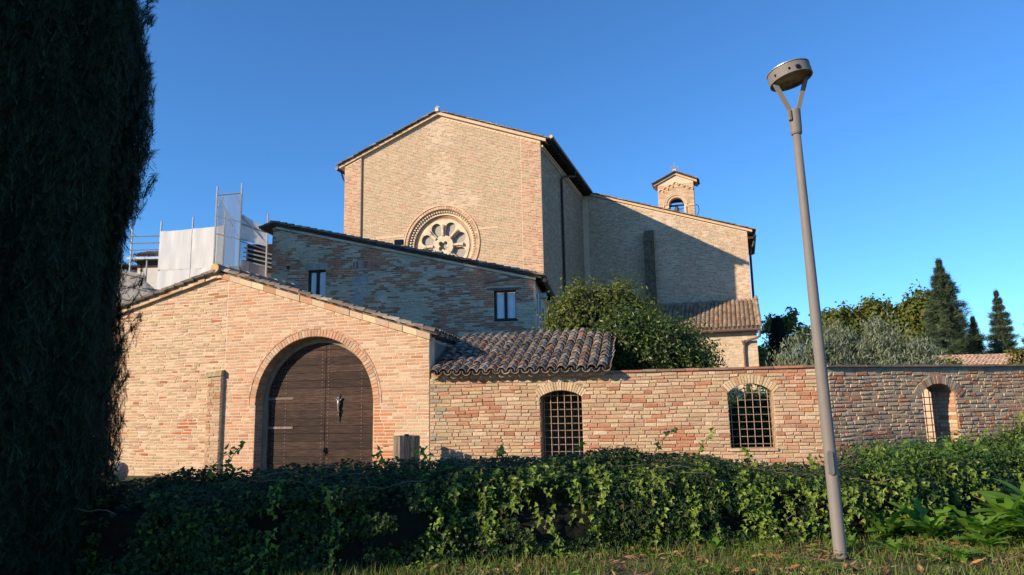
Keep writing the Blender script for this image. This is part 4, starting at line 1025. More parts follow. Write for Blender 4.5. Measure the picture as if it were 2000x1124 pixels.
for i in range(7):
    cx = bx0+.17+i*.264; zt = 13.12-.46*abs(cx-bcx)+.18; mb = MB(); n = 8
    for k in range(n):
        t0, t1 = math.pi*k/n, math.pi*(k+1)/n
        mb.hexa([(cx+rr*math.cos(t), yy, zt+rr*math.sin(t)) for yy in (.01, -.06) for t, rr in ((t0, .09), (t1, .09), (t1, .13), (t0, .13))])
    mb.box(cx+.09, cx+.13, -.06, 0, zt-.07, zt); mb.obj('corbel_arch', M_band, bw_)
for sg in (-1, 1):
    e = bcx+sg*1.16; zf = lambda x: 13.88-.47*abs(x-bcx)
    MB().hexa([(bcx, -.10, zf(bcx)-.06), (e, -.10, zf(e)-.06), (e, .95, zf(e)-.06), (bcx, .95, zf(bcx)-.06), (bcx, -.10, zf(bcx)+.05), (e, -.10, zf(e)+.05), (e, .95, zf(e)+.05), (bcx, .95, zf(bcx)+.05)]).obj('cornice', M_band, bg_)
    r3 = MB().hexa([(bcx, -.2, zf(bcx)+.055), (e+sg*.05, -.2, zf(e)+.04), (e+sg*.05, 1.05, zf(e)+.04), (bcx, 1.05, zf(bcx)+.055), (bcx, -.2, zf(bcx)+.12), (e+sg*.05, -.2, zf(e)+.1), (e+sg*.05, 1.05, zf(e)+.1), (bcx, 1.05, zf(bcx)+.12)]).obj('roof', M_wooddark, bg_)
    ab = math.atan(.47)
    if sg > 0: tile_field(r3, (e+.08, -.22, zf(e)+.07), (0, 1, 0), (-math.cos(ab), 0, math.sin(ab)), 8, .15, 5, .27, first=lambda c, r, q: False, k=.5)
    else: tile_field(r3, (e-.08, 1.1, zf(e)+.07), (0, -1, 0), (math.cos(ab), 0, math.sin(ab)), 8, .15, 5, .27, first=lambda c, r, q: False, k=.5)
mb = MB().box(bcx-.09, bcx+.09, -.1, .1, 13.9, 14.12)
mb.obj('cross_base', M_stone, bg_)
mb = MB().bar((bcx, 0, 14.1), (bcx, 0, 14.55), .03); mb.bar((bcx-.2, 0, 14.3), (bcx+.2, 0, 14.3), .03, up=(0, 1, 0)); mb.bar((bcx-.22, 0, 14.16), (bcx+.28, 0, 14.2), .02); mb.tube([(bcx+.25, 0, 14.2), (bcx+.29, 0, 14.24)], .03, 6); mb.obj('iron_cross', M_iron, bg_)
bl = MB().lathe([(.001, .30), (.05, .29), (.10, .22), (.12, .05), (.15, -.05), (.19, -.12), (.17, -.12), (.001, .2)], 16, (BW[0]-.02, .42, 11.85)); bl.obj('bell', plain('bronze', (.16, .14, .09), .4, .8), bg_, smooth=True)
mb = MB().bar((BW[0]-.42, .42, 12.18), (BW[0]+.42, .42, 12.18), .07, .09); mb.bar((BW[0]-.42, .40, 12.42), (BW[0]+.42, .40, 12.42), .10, .16)
mb.bar((BW[0]-.38, .40, 12.2), (BW[0]-.38, .40, 11.4), .06, .06); mb.bar((BW[0]-.35, .3, 11.85), (BW[0]+.4, .3, 11.98), .03); mb.bar((BW[0]-.1, .3, 11.5), (BW[0]+.05, .3, 11.9), .04)
mb.tube([(BW[0]+.26*math.cos(t), .34, 11.75+.26*math.sin(t)) for t in np.linspace(0, 6.28, 17)], .014, 5, cap=False); mb.obj('bell_frame', M_black, bg_)
MB().tube([(5.95, .2, 12.1), (6.08, .2, 12.0), (6.12, .2, 11.8), (6.08, .2, 11.6), (6.0, .2, 11.5)], .018, 5).obj('bell_lever', M_black, bg_)
MB().box(5.905, 6.06, .1, .4, 11.2, 11.42).obj('side_bracket', M_black, bg_)

# ---------------------------------------------------------------- scaffolded convent behind, left
cv = thing('convent', 'pale convent building with clay roof bits half hidden by white scaffold nets', 'building', (0, 0, 0))
MB().box(-22, -15.4, 31.2, 36, 0, 7.35).obj('white_wall', M_white, cv); MB().box(-15.4, -8.6, 28.95, 36, 0, 7.3).obj('wall', M_white, cv)
MB().box(-16.0, -14.2, 30.4, 31.2, 7.05, 7.4).obj('brick_wall', M_plaster, cv)
MB().box(-16.1, -14.2, 30.2, 31.1, 7.42, 7.95).obj('dark_attic', M_wooddark, cv)
MB().box(-16.4, -14.1, 29.9, 31.3, 7.88, 7.97).obj('eave_board', M_galv, cv)
MB().hexa([(-19, 30.5, 8.05), (-15.9, 30.5, 7.62), (-15.9, 32, 7.62), (-19, 32, 8.05), (-19, 30.5, 8.11), (-15.9, 30.5, 7.68), (-15.9, 32, 7.68), (-19, 32, 8.11)]).obj('flat_roof', M_wooddark, cv)
MB().box(-19, -16.0, 30.9, 31.19, 7.35, 7.62).obj('gable_wall', M_plaster, cv)
rt_ = bpy.data.objects.new('tile_roof', None); link(rt_, cv)
tile_field(rt_, (-16.2, 30.0, 8.0), (1, 0, 0), (0, math.cos(.3), math.sin(.3)), 12, .2, 5, .27, first=lambda c, r, q: r == 0 and q == 0)
for i in range(4): MB().bar((-10.9, 28.55, 7.98-i*.18), (-9.3, 28.6, 7.55-i*.18), .04, .06).obj('roof_rail', M_galv, cv)
MB().box(-10.85, -8.7, 28.7, 28.94, 7.0, 8.15).obj('opening_shade_panel', M_wooddark, cv)  # solid dark panel, the shade inside the opening is in its colour
cv_r = MB().hexa([(-10.3, 29.1, 8.1), (-8.4, 29.1, 7.9), (-8.4, 31, 8.3), (-10.3, 31, 8.6), (-10.3, 29.1, 8.2), (-8.4, 29.1, 8.0), (-8.4, 31, 8.4), (-10.3, 31, 8.7)]).obj('right_roof', M_plaster, cv)

sf = thing('scaffolding', 'galvanised scaffold with white and thin blue-grey safety nets left of the church', 'scaffolding', (0, 0, 0))
def pole(a, b, r=.03, name='pole', mat=M_galv): return MB().tube([a, b], r, 6).obj(name, mat, sf)
for x, z1 in ((-15.2, 8.95), (-14.05, 9.0), (-12.78, 9.15), (-11.5, 9.35)): pole((x, 28, 0), (x, 28, z1), .04)
for x, z1 in ((-11.44, 10.1), (-10.48, 10.2), (-9.56, 9.05)): pole((x, 27.4 if x > -9.8 else 27.0, 0), (x, 27.4 if x > -9.8 else 27.0, z1), .04)
for z in (8.4, 8.12, 7.84): pole((-15.2, 27.95, z), (-14.05, 27.95, z), .028, 'rail')
def sheet(pts, name, mat, th=.012, sag=0.0, nx=10, nzv=6):
    """sagging sheet through 4 corners a(bl) b(br) c(tr) d(tl)"""
    a, b, c, d = [Vector(p) for p in pts]; V = []; 
    for j in range(nzv+1):
        for i in range(nx+1):
            u, v = i/nx, j/nzv
            p = (a*(1-u)+b*u)*(1-v)+(d*(1-u)+c*u)*v
            p += Vector((0, .03*nz(u*5, v*4, 1, 7), -sag*4*u*(1-u)*v)); V.append(p)
    n = len(V); W_ = nx+1
    V2 = V+[p+Vector((0, th, 0)) for p in V]; fs = []
    for j in range(nzv):
        for i in range(nx):
            q = (j*W_+i, j*W_+i+1, (j+1)*W_+i+1, (j+1)*W_+i); fs.append(q); fs.append(tuple(n+k for k in reversed(q)))
    return MB().add(V2, fs).obj(name, mat, sf, smooth=True)
for z0, z1 in ((4.6, 7.0), (7.02, 8.62)):
    sheet([(-14.05, 27.93, z0), (-12.78, 27.95, z0), (-12.78, 27.95, z1+.04), (-14.05, 27.93, z1-.04)], 'white_net', M_net, sag=.02)
    sheet([(-12.76, 27.95, z0), (-11.5, 27.95, z0+.03), (-11.5, 27.95, z1+.16), (-12.76, 27.95, z1+.05)], 'white_net', M_net, sag=.02)
sheet([(-11.44, 26.93, 5.2), (-10.48, 26.93, 5.2), (-10.48, 26.93, 9.78), (-11.44, 26.93, 9.68)], 'thin_net', M_netthin, sag=.02)
sheet([(-11.4, 27.1, 5.2), (-11.4, 28.9, 5.2), (-11.4, 28.9, 9.2), (-11.4, 27.1, 9.6)], 'thin_net', M_netthin)
sheet([(-10.46, 27.05, 7.95), (-9.56, 27.4, 7.75), (-9.56, 27.4, 8.55), (-10.46, 27.05, 9.0)], 'white_net', M_net, sag=.06)
sheet([(-10.46, 27.1, 5.0), (-9.56, 27.45, 5.0), (-9.56, 27.45, 6.9), (-10.46, 27.1, 7.2)], 'white_net', M_netgrey)
sheet([(-10.46, 27.0, 7.2), (-10.2, 27.1, 7.1), (-10.2, 27.1, 7.95), (-10.46, 27.0, 8.0)], 'thin_net', M_netthin)
pole((-11.44, 27, 9.75), (-10.48, 27, 9.82), .03, 'rail')
for z in (8.9, 8.2, 7.0): pole((-11.44, 26.97, z), (-10.48, 26.97, z-.25), .022, 'rail'); pole((-10.48, 27, z-.3), (-9.56, 27.4, z-.6), .022, 'rail')
for a, b in (((-11.4, 27, 7.0), (-10.5, 27, 5.6)), ((-11.4, 27, 5.9), (-11.0, 27, 6.9)), ((-10.45, 27, 6.9), (-9.6, 27.4, 5.2)), ((-11.4, 27.3, 9.6), (-10.6, 27.3, 8.0)), ((-10.7, 27, 9.7), (-10.5, 27, 9.3)), ((-11.2, 27, 9.7), (-11.42, 27, 9.2)), ((-10.45, 27, 8.9), (-9.6, 27.4, 7.9))):
    pole(a, b, .018, 'brace')
# lower scaffold in front
for x, z1 in ((-12.46, 6.55), (-11.95, 5.45), (-13.3, 6.6), (-11.45, 5.75)): pole((x, 24, 0), (x, 24, z1), .03)
sheet([(-13.4, 23.93, 4.2), (-12.46, 23.93, 4.2), (-12.46, 23.93, 6.02), (-13.4, 23.93, 6.3)], 'grey_net', M_netgrey)
sheet([(-12.44, 23.93, 4.2), (-11.5, 23.93, 4.2), (-11.5, 23.93, 5.0), (-12.44, 23.93, 5.85)], 'grey_net', M_netgrey)
for z in (5.95, 5.55, 5.1): pole((-13.4, 23.9, z+.2), (-12.4, 23.9, z-.05), .022, 'rail')
pole((-12.55, 23.9, 5.6), (-11.9, 23.9, 5.5), .022, 'rail'); pole((-12.55, 23.9, 5.12), (-11.9, 23.9, 5.05), .022, 'rail')

# ---------------------------------------------------------------- far low house with tile roof, right
fh = thing('farm_house', 'distant low house with a pinkish clay tile roof beyond the wall', 'house', (19.5, 36, 0), R_(-6))
MB().box(.3, 9.7, .3, 5, 0, 2.75).obj('wall', M_plaster, fh)
fr_ = MB().hexa([(0, 0, 2.7), (10, 0, 2.7), (10, 2.6, 3.42), (0, 2.6, 3.42), (0, 0, 2.78), (10, 0, 2.78), (10, 2.6, 3.5), (0, 2.6, 3.5)]); fr_.hexa([(0, 2.6, 3.42), (10, 2.6, 3.42), (10, 5.2, 2.7), (0, 5.2, 2.7), (0, 2.6, 3.5), (10, 2.6, 3.5), (10, 5.2, 2.78), (0, 5.2, 2.78)])
fr_ = fr_.obj('roof', M_plaster, fh)
pink_tile = lambda: np.array((.50, .33, .24))*rng.uniform(.75, 1.2)
tile_field(fr_, (0, -.05, 2.78), (1, 0, 0), (0, math.cos(.27), math.sin(.27)), 50, .2, 9, .3, first=None, colf=pink_tile)
for i in range(3):
    w_ = MB().box(1.5+i*3, 2.4+i*3, .27, .299, 1.0, 2.1).obj('window', M_wooddark, fh)

# ---------------------------------------------------------------- garden shed wall seen through the far opening
sh = thing('garden_shed', 'low pink plastered shed seen through the arched opening in the far wall', 'shed', (11.0, 22.2, 0), R_(-30))
MB().slab([(0, 0), (3.6, 0), (3.6, 1.9), (0, 1.9)], [], 0, .9).obj('wall', M_plaster, sh)
MB().hexa([(-.1, -.12, 1.901), (3.7, -.12, 1.901), (3.7, 1.0, 1.95), (-.1, 1.0, 1.95), (-.1, -.12, 1.95), (3.7, -.12, 1.95), (3.7, 1.0, 2.0), (-.1, 1.0, 2.0)]).obj('roof', M_wooddark, sh)

# ---------------------------------------------------------------- street lamp
lp = thing('street_lamp', 'tall taupe street lamp with tilted ring head on two arms, nearest the camera', 'street lamp', (2.98, 6.93, 0), 0, rot=(0, R_(-.9), 0))
MB().lathe([(.001, .0), (.064, .0), (.064, .02), (.058, .03), (.057, 1.2), (.049, 2.6), (.042, 3.6), (.039, 4.12), (.001, 4.12)], 28).obj('pole', M_lamp, lp, smooth=True)
MB().lathe([(.001, 4.10), (.050, 4.10), (.056, 4.12), (.060, 4.34), (.056, 4.36), (.001, 4.36)], 24).obj('collar', M_lamp, lp, smooth=False)
MB().box(-.075, -.055, -.055, -.01, 4.24, 4.35).obj('collar_plate', M_lamp, lp)
cvm = MB(); pts = []
hp = MB()
for j, (yy) in enumerate((-.0655, -.058)):
    pass
n = 12; ring = [(-.028+.026*math.cos(t), .86+.085*(1 if math.sin(t) > 0 else -1)+.026*math.sin(t)) for t in np.linspace(0, 2*math.pi, 24, endpoint=False)]
hp.slab(ring, [], -.069, -.045); hp.obj('service_hatch', M_lamp, lp)
hd = bpy.data.objects.new('lamp_head', None); hd.location = (.0, .02, 4.74); hd.rotation_euler = (R_(-7), R_(-9), R_(14)); link(hd, lp)
for sg in (-1, 1):
    a = (sg*.03, -.0, 4.33); b = (sg*.185-.005, .01, 4.74+sg*.03)
    MB().bar(a, b, .042, .026, up=(0, 1, 0)).obj('arm', M_lamp, lp)
MB().lathe([(.198, -.055), (.214, -.055), (.214, .045), (.206, .06), (.001, .085), (.001, .06), (.198, .045), (.198, -.055)], 48).obj('drum', M_lamp, hd, smooth=False)
MB().lathe([(.001, -.03), (.196, -.035), (.196, -.02), (.001, -.015)], 48).obj('diffuser', M_lampglass, hd)
MB().lathe([(.001, .078), (.216, .062), (.216, .070), (.001, .1)], 40).obj('top_plate', M_galv, hd)
mb = MB()
for t in (-2.9, -2.2, .4): mb.box(.216*math.cos(t)-.01, .216*math.cos(t)+.01, .216*math.sin(t)-.006, .216*math.sin(t)+.006, -.02, .0)
mb.box(-.075, -.035, -.222, -.205, -.035, .0); mb.obj('clips', M_black, hd)

# ---------------------------------------------------------------- litter bin
lb = thing('litter_bin', 'weathered wooden slatted litter bin standing by the gatehouse corner', 'litter bin', (-2.1, 14.15, 0), R_(28))
hw_, hd_ = .20, .20
MB().box(-.17, .17, -.17, .17, .12, .82).obj('liner', M_black, lb)
for i in range(4):
    x = -.2+i*.101
    MB().box(x+.004, x+.094, -.2, -.178, .08, .90+rng.uniform(-.006, .006)).obj('slat', M_woodgrey, lb)
    MB().box(x+.004, x+.094, .178, .2, .08, .90).obj('slat', M_woodgrey, lb)
    MB().box(.18, .202, x+.004, x+.094, .08, .90+rng.uniform(-.006, .006)).obj('slat', M_woodgrey, lb)
    MB().box(-.202, -.18, x+.004, x+.094, .08, .90+rng.uniform(-.006, .006)).obj('slat', M_woodgrey, lb)
MB().box(-.03, .04, -.03, .03, 0, .93).obj('post', M_black, lb)
bl_ = thing('stone_ball', 'round speckled stone ball on the ground left of the gatehouse', 'stone ball', (-8.5, 15.75, 0))
MB().lathe([(.001, -.02), (.1, .0), (.17, .08), (.2, .2), (.17, .32), (.1, .38), (.001, .4)], 24).obj('ball', M_ball, bl_, smooth=True)
MB().lathe([(.001, -.05), (.24, -.05), (.22, .03), (.001, .03)], 20).obj('base', M_ball, bl_)

M_plane = leaf_mat('plane_leaf', [(0.10, 0.14, 0.03), (0.16, 0.19, 0.05), (0.20, 0.19, 0.06), (0.07, 0.11, 0.03)], .3, .6, .2)
# ================================================================ TREES
# foreground cypress, and unseen cypresses added to cast shade
def cypress(loc, h, r, n, size, label, mat=M_cyp, top=.9, group=None, name='cypress_tree', bottom=.75):
    t = thing(name, label, 'cypress', loc, 0, group)
    z = rng.uniform(0.0, 1.0, n)**.9; a = rng.uniform(0, 2*math.pi, n)
    def prof(z): return r*np.where(z < .3, bottom+(1-bottom)*z/.3, np.where(z < .72, 1, np.sqrt(np.clip(1-((z-.72)/.28)**2, 0, 1))*(1-.0)))
    # vertical fluting clumps
    lump = np.array([noise.noise(Vector((math.cos(x)*2.4, math.sin(x)*2.4, zz*h*.6))) for x, zz in zip(a, z)])
    rr = prof(z)*(0.90+.22*lump)*rng.uniform(.80, 1.04, n)
    P = np.stack([rr*np.cos(a), rr*np.sin(a), .1+z*h*.99], 1)
    N = np.stack([np.cos(a), np.sin(a), np.full(n, .15)], 1)+rng.normal(size=(n, 3))*.35
    tip = np.stack([np.cos(a)*.45, np.sin(a)*.45, np.full(n, 1.0)], 1)+rng.normal(size=(n, 3))*.25
    leaves(t, 'crown', P, N, tip, size, mat, SPRAY, .4)
    if n > 20000:   # loose branchlets that break the outline
        CP = []; CT = []
        for i in range(230):
            a0, z0 = rng.uniform(0, 2*math.pi), rng.uniform(.02, .97); r0 = float(prof(np.array([z0]))[0])*rng.uniform(.88, 1.0); m = int(rng.integers(14, 46)); L = rng.uniform(.12, .34)
            s = rng.uniform(0, 1, m); dx, dy = math.cos(a0), math.sin(a0); up = rng.uniform(.5, 1.6)
            wv = rng.normal(size=(m, 3))*.045*(1.2-s[:, None]); q = np.stack([(r0+L*.55*s)*dx, (r0+L*.55*s)*dy, z0*h+L*up*s], 1)+wv
            CP.append(q); CT.append(np.tile([dx*.55, dy*.55, up], (m, 1))+rng.normal(size=(m, 3))*.35)
        CP = np.concatenate(CP); CT = np.concatenate(CT)
        leaves(t, 'branchlets', CP, rng.normal(size=CP.shape)+np.array([.3, -.6, .2]), CT, .11, mat, SPRAY, .4)
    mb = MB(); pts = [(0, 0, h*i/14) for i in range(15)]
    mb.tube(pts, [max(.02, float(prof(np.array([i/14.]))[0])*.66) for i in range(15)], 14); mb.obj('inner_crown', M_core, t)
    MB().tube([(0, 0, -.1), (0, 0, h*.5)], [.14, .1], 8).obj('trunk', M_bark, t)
    return t
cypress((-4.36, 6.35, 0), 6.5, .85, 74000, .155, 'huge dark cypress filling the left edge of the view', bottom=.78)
cypress((-7.6, 4.5, 0), 7.2, 1.1, 6000, .30, 'unseen cypress added outside the left edge to shade the nearest one')  # added out of view to throw shade on the nearest cypress
cypress((-6.8, 4.1, 0), 8.0, .75, 5000, .28, 'slim unseen cypress added outside the left edge to shade the hedge')  # added out of view so its shadow darkens the left of the hedge
for i, (x, y, h) in enumerate(((-14, 16.0, 13.3), (-14.1, 17.5, 13.4), (-13.9, 19.0, 12.9), (-14, 20.4, 12.2), (-14.1, 21.7, 11.6))):  # hidden row added as shadow caster for the middle house
    cypress((x, y, 0), h, 1.05, 4500, .42, ['nearest', 'second', 'third', 'fourth', 'farthest'][i]+' cypress of a hidden row added at left to shade the rectory', M_cypfar, group='hidden cypress row added to shade the rectory')

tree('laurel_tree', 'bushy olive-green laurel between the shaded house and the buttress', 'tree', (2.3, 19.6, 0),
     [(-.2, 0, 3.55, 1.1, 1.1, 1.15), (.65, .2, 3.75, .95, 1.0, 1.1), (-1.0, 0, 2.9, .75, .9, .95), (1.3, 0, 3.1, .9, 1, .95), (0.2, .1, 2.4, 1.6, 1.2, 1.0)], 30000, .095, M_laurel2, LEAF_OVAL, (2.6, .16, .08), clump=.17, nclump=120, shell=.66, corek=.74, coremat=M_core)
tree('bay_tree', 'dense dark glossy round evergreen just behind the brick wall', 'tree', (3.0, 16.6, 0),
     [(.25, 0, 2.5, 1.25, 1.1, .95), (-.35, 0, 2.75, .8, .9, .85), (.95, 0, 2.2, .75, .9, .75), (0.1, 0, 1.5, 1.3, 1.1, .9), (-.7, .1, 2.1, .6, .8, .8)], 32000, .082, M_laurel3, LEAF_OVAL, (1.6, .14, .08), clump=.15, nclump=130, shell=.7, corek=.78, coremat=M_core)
tree('garden_shrub', 'dark shrub in shade seen through the right barred window', 'shrub', (4.95, 15.2, 0), [(.1, 0, 1.0, .8, .6, .8), (-.6, .3, .9, .6, .6, .75)], 5000, .10, M_laurel3, LEAF_OVAL, (.8, .05, .03), corek=.7, coremat=M_core, limbs=3, limb_len=.4)
tree('garden_vine', 'small vine growing on the shed behind the far opening', 'vine', (7.9, 15.75, 0), [(.0, 0, .75, .22, .12, .55), (.25, 0, 1.1, .2, .1, .3)], 260, .1, M_weed, LEAF_OVAL, (1.2, .012, .006), corek=0, limbs=4, limb_len=.3, shell=.1)

def olive(loc, blobs, label, n=15000):
    t = thing('olive_tree', label, 'olive tree', loc, 0, 'silver olive trees behind the wall')
    P, N = blob_points(blobs, n, .5, .2, 60)
    tip = N*.6+np.array([0, 0, .9])+rng.normal(size=P.shape)*.35
    leaves(t, 'crown', P, N+rng.normal(size=P.shape)*.7, tip, .17, M_olive, LEAF_THIN)
    mb = MB()
    core(t, 'inner_crown', blobs, M_corefar, .55)
    trunk_mb(1.8, .2, .1, limbs=5, limb_len=1.0).obj('trunk', M_bark, t); return t
olive((10.0, 24.2, 0), [(-.5, 0, 2.35, .95, .9, .9), (.3, 0, 2.8, .9, .9, 1.05), (-.9, 0, 1.8, .7, .8, .7), (.6, 0, 1.9, 1.1, .9, 1)], 'silver olive tree immediately right of the round cypress, partly behind the lamp pole')
olive((11.35, 24.6, 0), [(0, 0, 2.9, .8, .9, .95), (.3, 0, 2.2, 1.0, .9, 1)], 'silver olive tree with pale upright crown just right of the lamp pole')
olive((12.45, 24.3, 0), [(0, 0, 2.95, .65, .8, 1.0), (.1, 0, 2.1, .95, .9, .9)], 'silver olive tree with a pointed crown, third from the church side')
olive((13.3, 24.0, 0), [(0, 0, 2.35, .75, .8, .9), (.3, 0, 1.8, .7, .8, .8)], 'lowest and rightmost silver olive tree, beside the far tile roof')

tree('plane_tree', 'loose-leaved tree with gaps of sky behind the round dark cypress', 'tree', (17.0, 45, 0),
     [(-.6, 0, 5.9, .9, .8, .8), (.5, 0, 6.2, .8, .8, .9), (1.3, 0, 5.5, .7, .7, .6), (-1.2, 0, 4.4, .8, .8, .6), (.2, 0, 5.0, 1.3, .9, .7), (-1.3, 0, 3.4, 1, 1, .8)], 3400, .27, M_plane, LEAF_OVAL, (5.0, .2, .07), clump=.16, nclump=26, corek=0, limbs=9, limb_len=1.5, shell=.3)
tree('hedge_bush', 'green bush right of the sacristy wall', 'bush', (14.9, 41, 0), [(0, 0, 3.0, 1.1, 1, 1.5)], 1500, .22, M_decid, trunk=(2, .1, .05), corek=.75)
t = cypress((14.1, 38, 0), 5.75, .58, 5000, .22, 'round-topped black cypress beside the sacristy', M_cypfar, name='cypress_tree')
for nm, loc, bl, lab, n in (
    ('broad_tree', (25.0, 55, 0), [(-.3, 0, 6.6, 1.6, 1.5, 1.9), (.9, 0, 6.1, 1.4, 1.4, 1.6), (-.9, 0, 5.3, 1.5, 1.5, 1.6)], 'leftmost and lowest broad tree of the distant green group', 11000),
    ('broad_tree', (28.2, 56, 0), [(.2, 0, 7.2, 1.8, 1.6, 2.1), (-1.2, 0, 6.6, 1.4, 1.4, 1.8), (1.4, 0, 6.5, 1.5, 1.4, 1.8), (0, 0, 5.2, 2.4, 1.6, 1.8)], 'middle broad tree with a rounded golden-green top in the distant group', 16000),
    ('broad_tree', (31.6, 55, 0), [(-.2, 0, 7.3, 1.5, 1.5, 2.2), (-1.0, 0, 5.5, 1.8, 1.6, 2.0), (.6, 0, 5.4, 1.5, 1.4, 2)], 'tallest broad tree, close against the left side of the big fir', 13000)):
    tree(nm, lab, 'tree', loc, bl, n, .24, M_decid, coremat=M_corefar, trunk=(4.5, .3, .15), group='distant broad-leaved trees', clump=.15, nclump=80, corek=.75, limbs=5, limb_len=2)
def conifer(loc, h, r, n, label, mat, size=.5, name='fir_tree', layers=15, cat='fir tree'):
    t = thing(name, label, cat, loc)
    P = []; T = []; S = []
    for k in range(layers):
        f = (k+.5)/layers; z0 = .12*h+f*h*.88; L = r*(1-f)**.9*rng.uniform(.68, 1.18)+.05
        nb = max(5, int(11*(1-f)+5))
        for b in range(nb):
            a = 2*math.pi*(b+rng.uniform(-.3, .3))/nb; Lb = L*rng.uniform(.75, 1.15); m = int(n/layers/nb)+2
            s = rng.uniform(.1, 1, m)**.7
            wv = rng.normal(size=m)*.22*(1-s*.6)*Lb**.5
            P.append(np.stack([Lb*s*math.cos(a)-wv*math.sin(a), Lb*s*math.sin(a)+wv*math.cos(a), z0-.10*Lb*s*2+.16*s*s*Lb+rng.normal(size=m)*.13], 1))
            T.append(np.tile([math.cos(a), math.sin(a), .25+f*.9], (m, 1))); S.append(np.full(m, size*1.45*(1-.6*f)))
    P = np.concatenate(P); T = np.concatenate(T)+rng.normal(size=(len(P), 3))*.35
    leaves(t, 'crown', P, np.tile([0, 0, 1.0], (len(P), 1))+rng.normal(size=P.shape)*.5, T, np.concatenate(S), mat, SPRAY, .35)
    MB().tube([(0, 0, 0), (0, 0, h*1.0)], [.03*h, .02], 8).obj('trunk', M_bark, t)
    MB().tube([(0, 0, h*.1), (0, 0, h*.5), (0, 0, h*.9)], [r*.5, r*.3, .05], 10).obj('inner_crown', mat, t)
    return t
conifer((29.1, 48, 0), 10.6, 3.1, 16000, 'tallest fir tree with an open pointed top in the distance', M_fir, .5, layers=20)
conifer((30.6, 47.5, 0), 6.6, 1.5, 7000, 'smaller pointed conifer against the right side of the tallest fir', M_pine, .38, 'conifer', 16, 'conifer')
conifer((40.9, 60, 0), 10.2, 2.4, 11000, 'far blue-green fir tree standing alone near the right edge', M_fir, .5)
conifer((36.6, 50, 0), 8.0, 1.9, 8000, 'dark conifer cut off by the right edge of the view', M_pine, .45, 'conifer', 14, 'conifer')
tree('small_tree', 'small yellowing tree above the wall at the right edge', 'tree', (21.3, 30, 0), [(0, 0, 2.9, .7, .6, .55), (-.5, 0, 2.5, .5, .5, .4), (.5, 0, 3.2, .5, .5, .5)], 900, .2, M_yellow, LEAF_OVAL, (2.4, .08, .03), corek=0, shell=.2, limbs=6, limb_len=.7)
tree('small_tree', 'low yellow-green shrub above the wall before the pink roof', 'shrub', (18.1, 30, 0), [(0, 0, 2.5, .65, .6, .6), (-.4, 0, 2.2, .5, .5, .5)], 1100, .16, M_decid, LEAF_OVAL, (2.0, .06, .03), corek=.6, limbs=4, limb_len=.4)

# bare reddish twigs over the far wall
tw = thing('bare_shrub', 'bare reddish twigs leaning over the far brick wall at the right edge', 'shrub', (9.6, 13.4, 0))
mb = MB()
for i in range(16):
    x, y, z = rng.uniform(-.3, .5), rng.uniform(-.2, .3), .2; d = Vector((rng.uniform(-.55, .1), rng.uniform(-.2, .2), 1)); pts = []
    p = Vector((x, y, z)); L = rng.uniform(1.2, 1.9)
    for k in range(6): pts.append(p.copy()); p += d.normalized()*L/5; d += Vector((rng.uniform(-.2, .15), rng.uniform(-.15, .15), -.06))
    mb.tube(pts, [.007, .006, .005, .004, .003, .002], 4)
    q = pts[3]; mb.tube([q, q+Vector((rng.uniform(-.3, .3), 0, .3))], [.003, .0015], 4)
mb.obj('branches', M_twig, tw)

# ================================================================ HEDGE
HX = np.array([-11, -6, -4.6, -3.85, -2.5, -.76, .25, .98, 2.59, 4.05, 5.54, 7.5, 10, 13.])
HY = np.array([6.0, 6.1, 6.1, 6.15, 6.2, 6.75, 7.05, 7.2, 7.45, 7.7, 8.5, 9.5, 10.8, 12.4])
TX = np.array([-11, -6, -5.0, -4.2, -3.4, -2.6, -1.8, -1.0, 0, .9, 1.8, 2.5, 3.2, 3.9, 4.6, 5.3, 6.0, 6.6, 7.2, 8.5, 13])
TZ = np.array([.5, .55, .62, .72, .79, .81, .82, .84, .86, .87, .84, .72, .64, .64, .70, .73, .70, .72, .86, .95, 1.0])
def hedge_surf(x, u):
    """u 0..1 from the foot of the front face over the top to the back"""
    y0 = np.interp(x, HX, HY); T_ = np.interp(x, TX, TZ); dp = 1.7
    lump = np.array([noise.noise(Vector((a*1.3, b*4, 3.1))) for a, b in zip(x, u)])
    lump2 = np.array([noise.noise(Vector((a*3.7, b*9, 8.1))) for a, b in zip(x, u)])
    f = u*2.2
    yy = np.where(f < .8, .05+.10*f, np.where(f < 1.1, .13+(f-.8)*1.0, .43+(f-1.1)*1.16))
    zz = np.where(f < .8, f/.8*.78, np.where(f < 1.1, .78+(f-.8)*.45, .915+.085*np.sin(np.clip((f-1.1)/.9, 0, 1)*math.pi/2)))
    zz = np.where(f > 1.95, zz*(1-(f-1.95)*1.5), zz)
    y = y0+yy*dp/1.7 - lump*.22 - lump2*.07; z = T_*zz + (lump*.10+lump2*.05)*np.clip(zz, 0, 1)
    return y, z
hg = thing('ivy_hedge', 'long low hedge smothered in ivy running in front of the brick walls', 'hedge', (0, 0, 0))
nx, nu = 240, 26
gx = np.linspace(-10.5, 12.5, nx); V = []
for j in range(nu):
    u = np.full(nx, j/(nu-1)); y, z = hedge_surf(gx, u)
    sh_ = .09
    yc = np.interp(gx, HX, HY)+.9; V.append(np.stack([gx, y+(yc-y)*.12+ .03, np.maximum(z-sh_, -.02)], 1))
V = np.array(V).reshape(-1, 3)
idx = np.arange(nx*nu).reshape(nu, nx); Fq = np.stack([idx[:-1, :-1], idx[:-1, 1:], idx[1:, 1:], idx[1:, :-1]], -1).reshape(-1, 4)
o = bpy.data.objects.new('inner_hedge', mesh_np('inner_hedge', V, Fq, M_core)); link(o, hg)
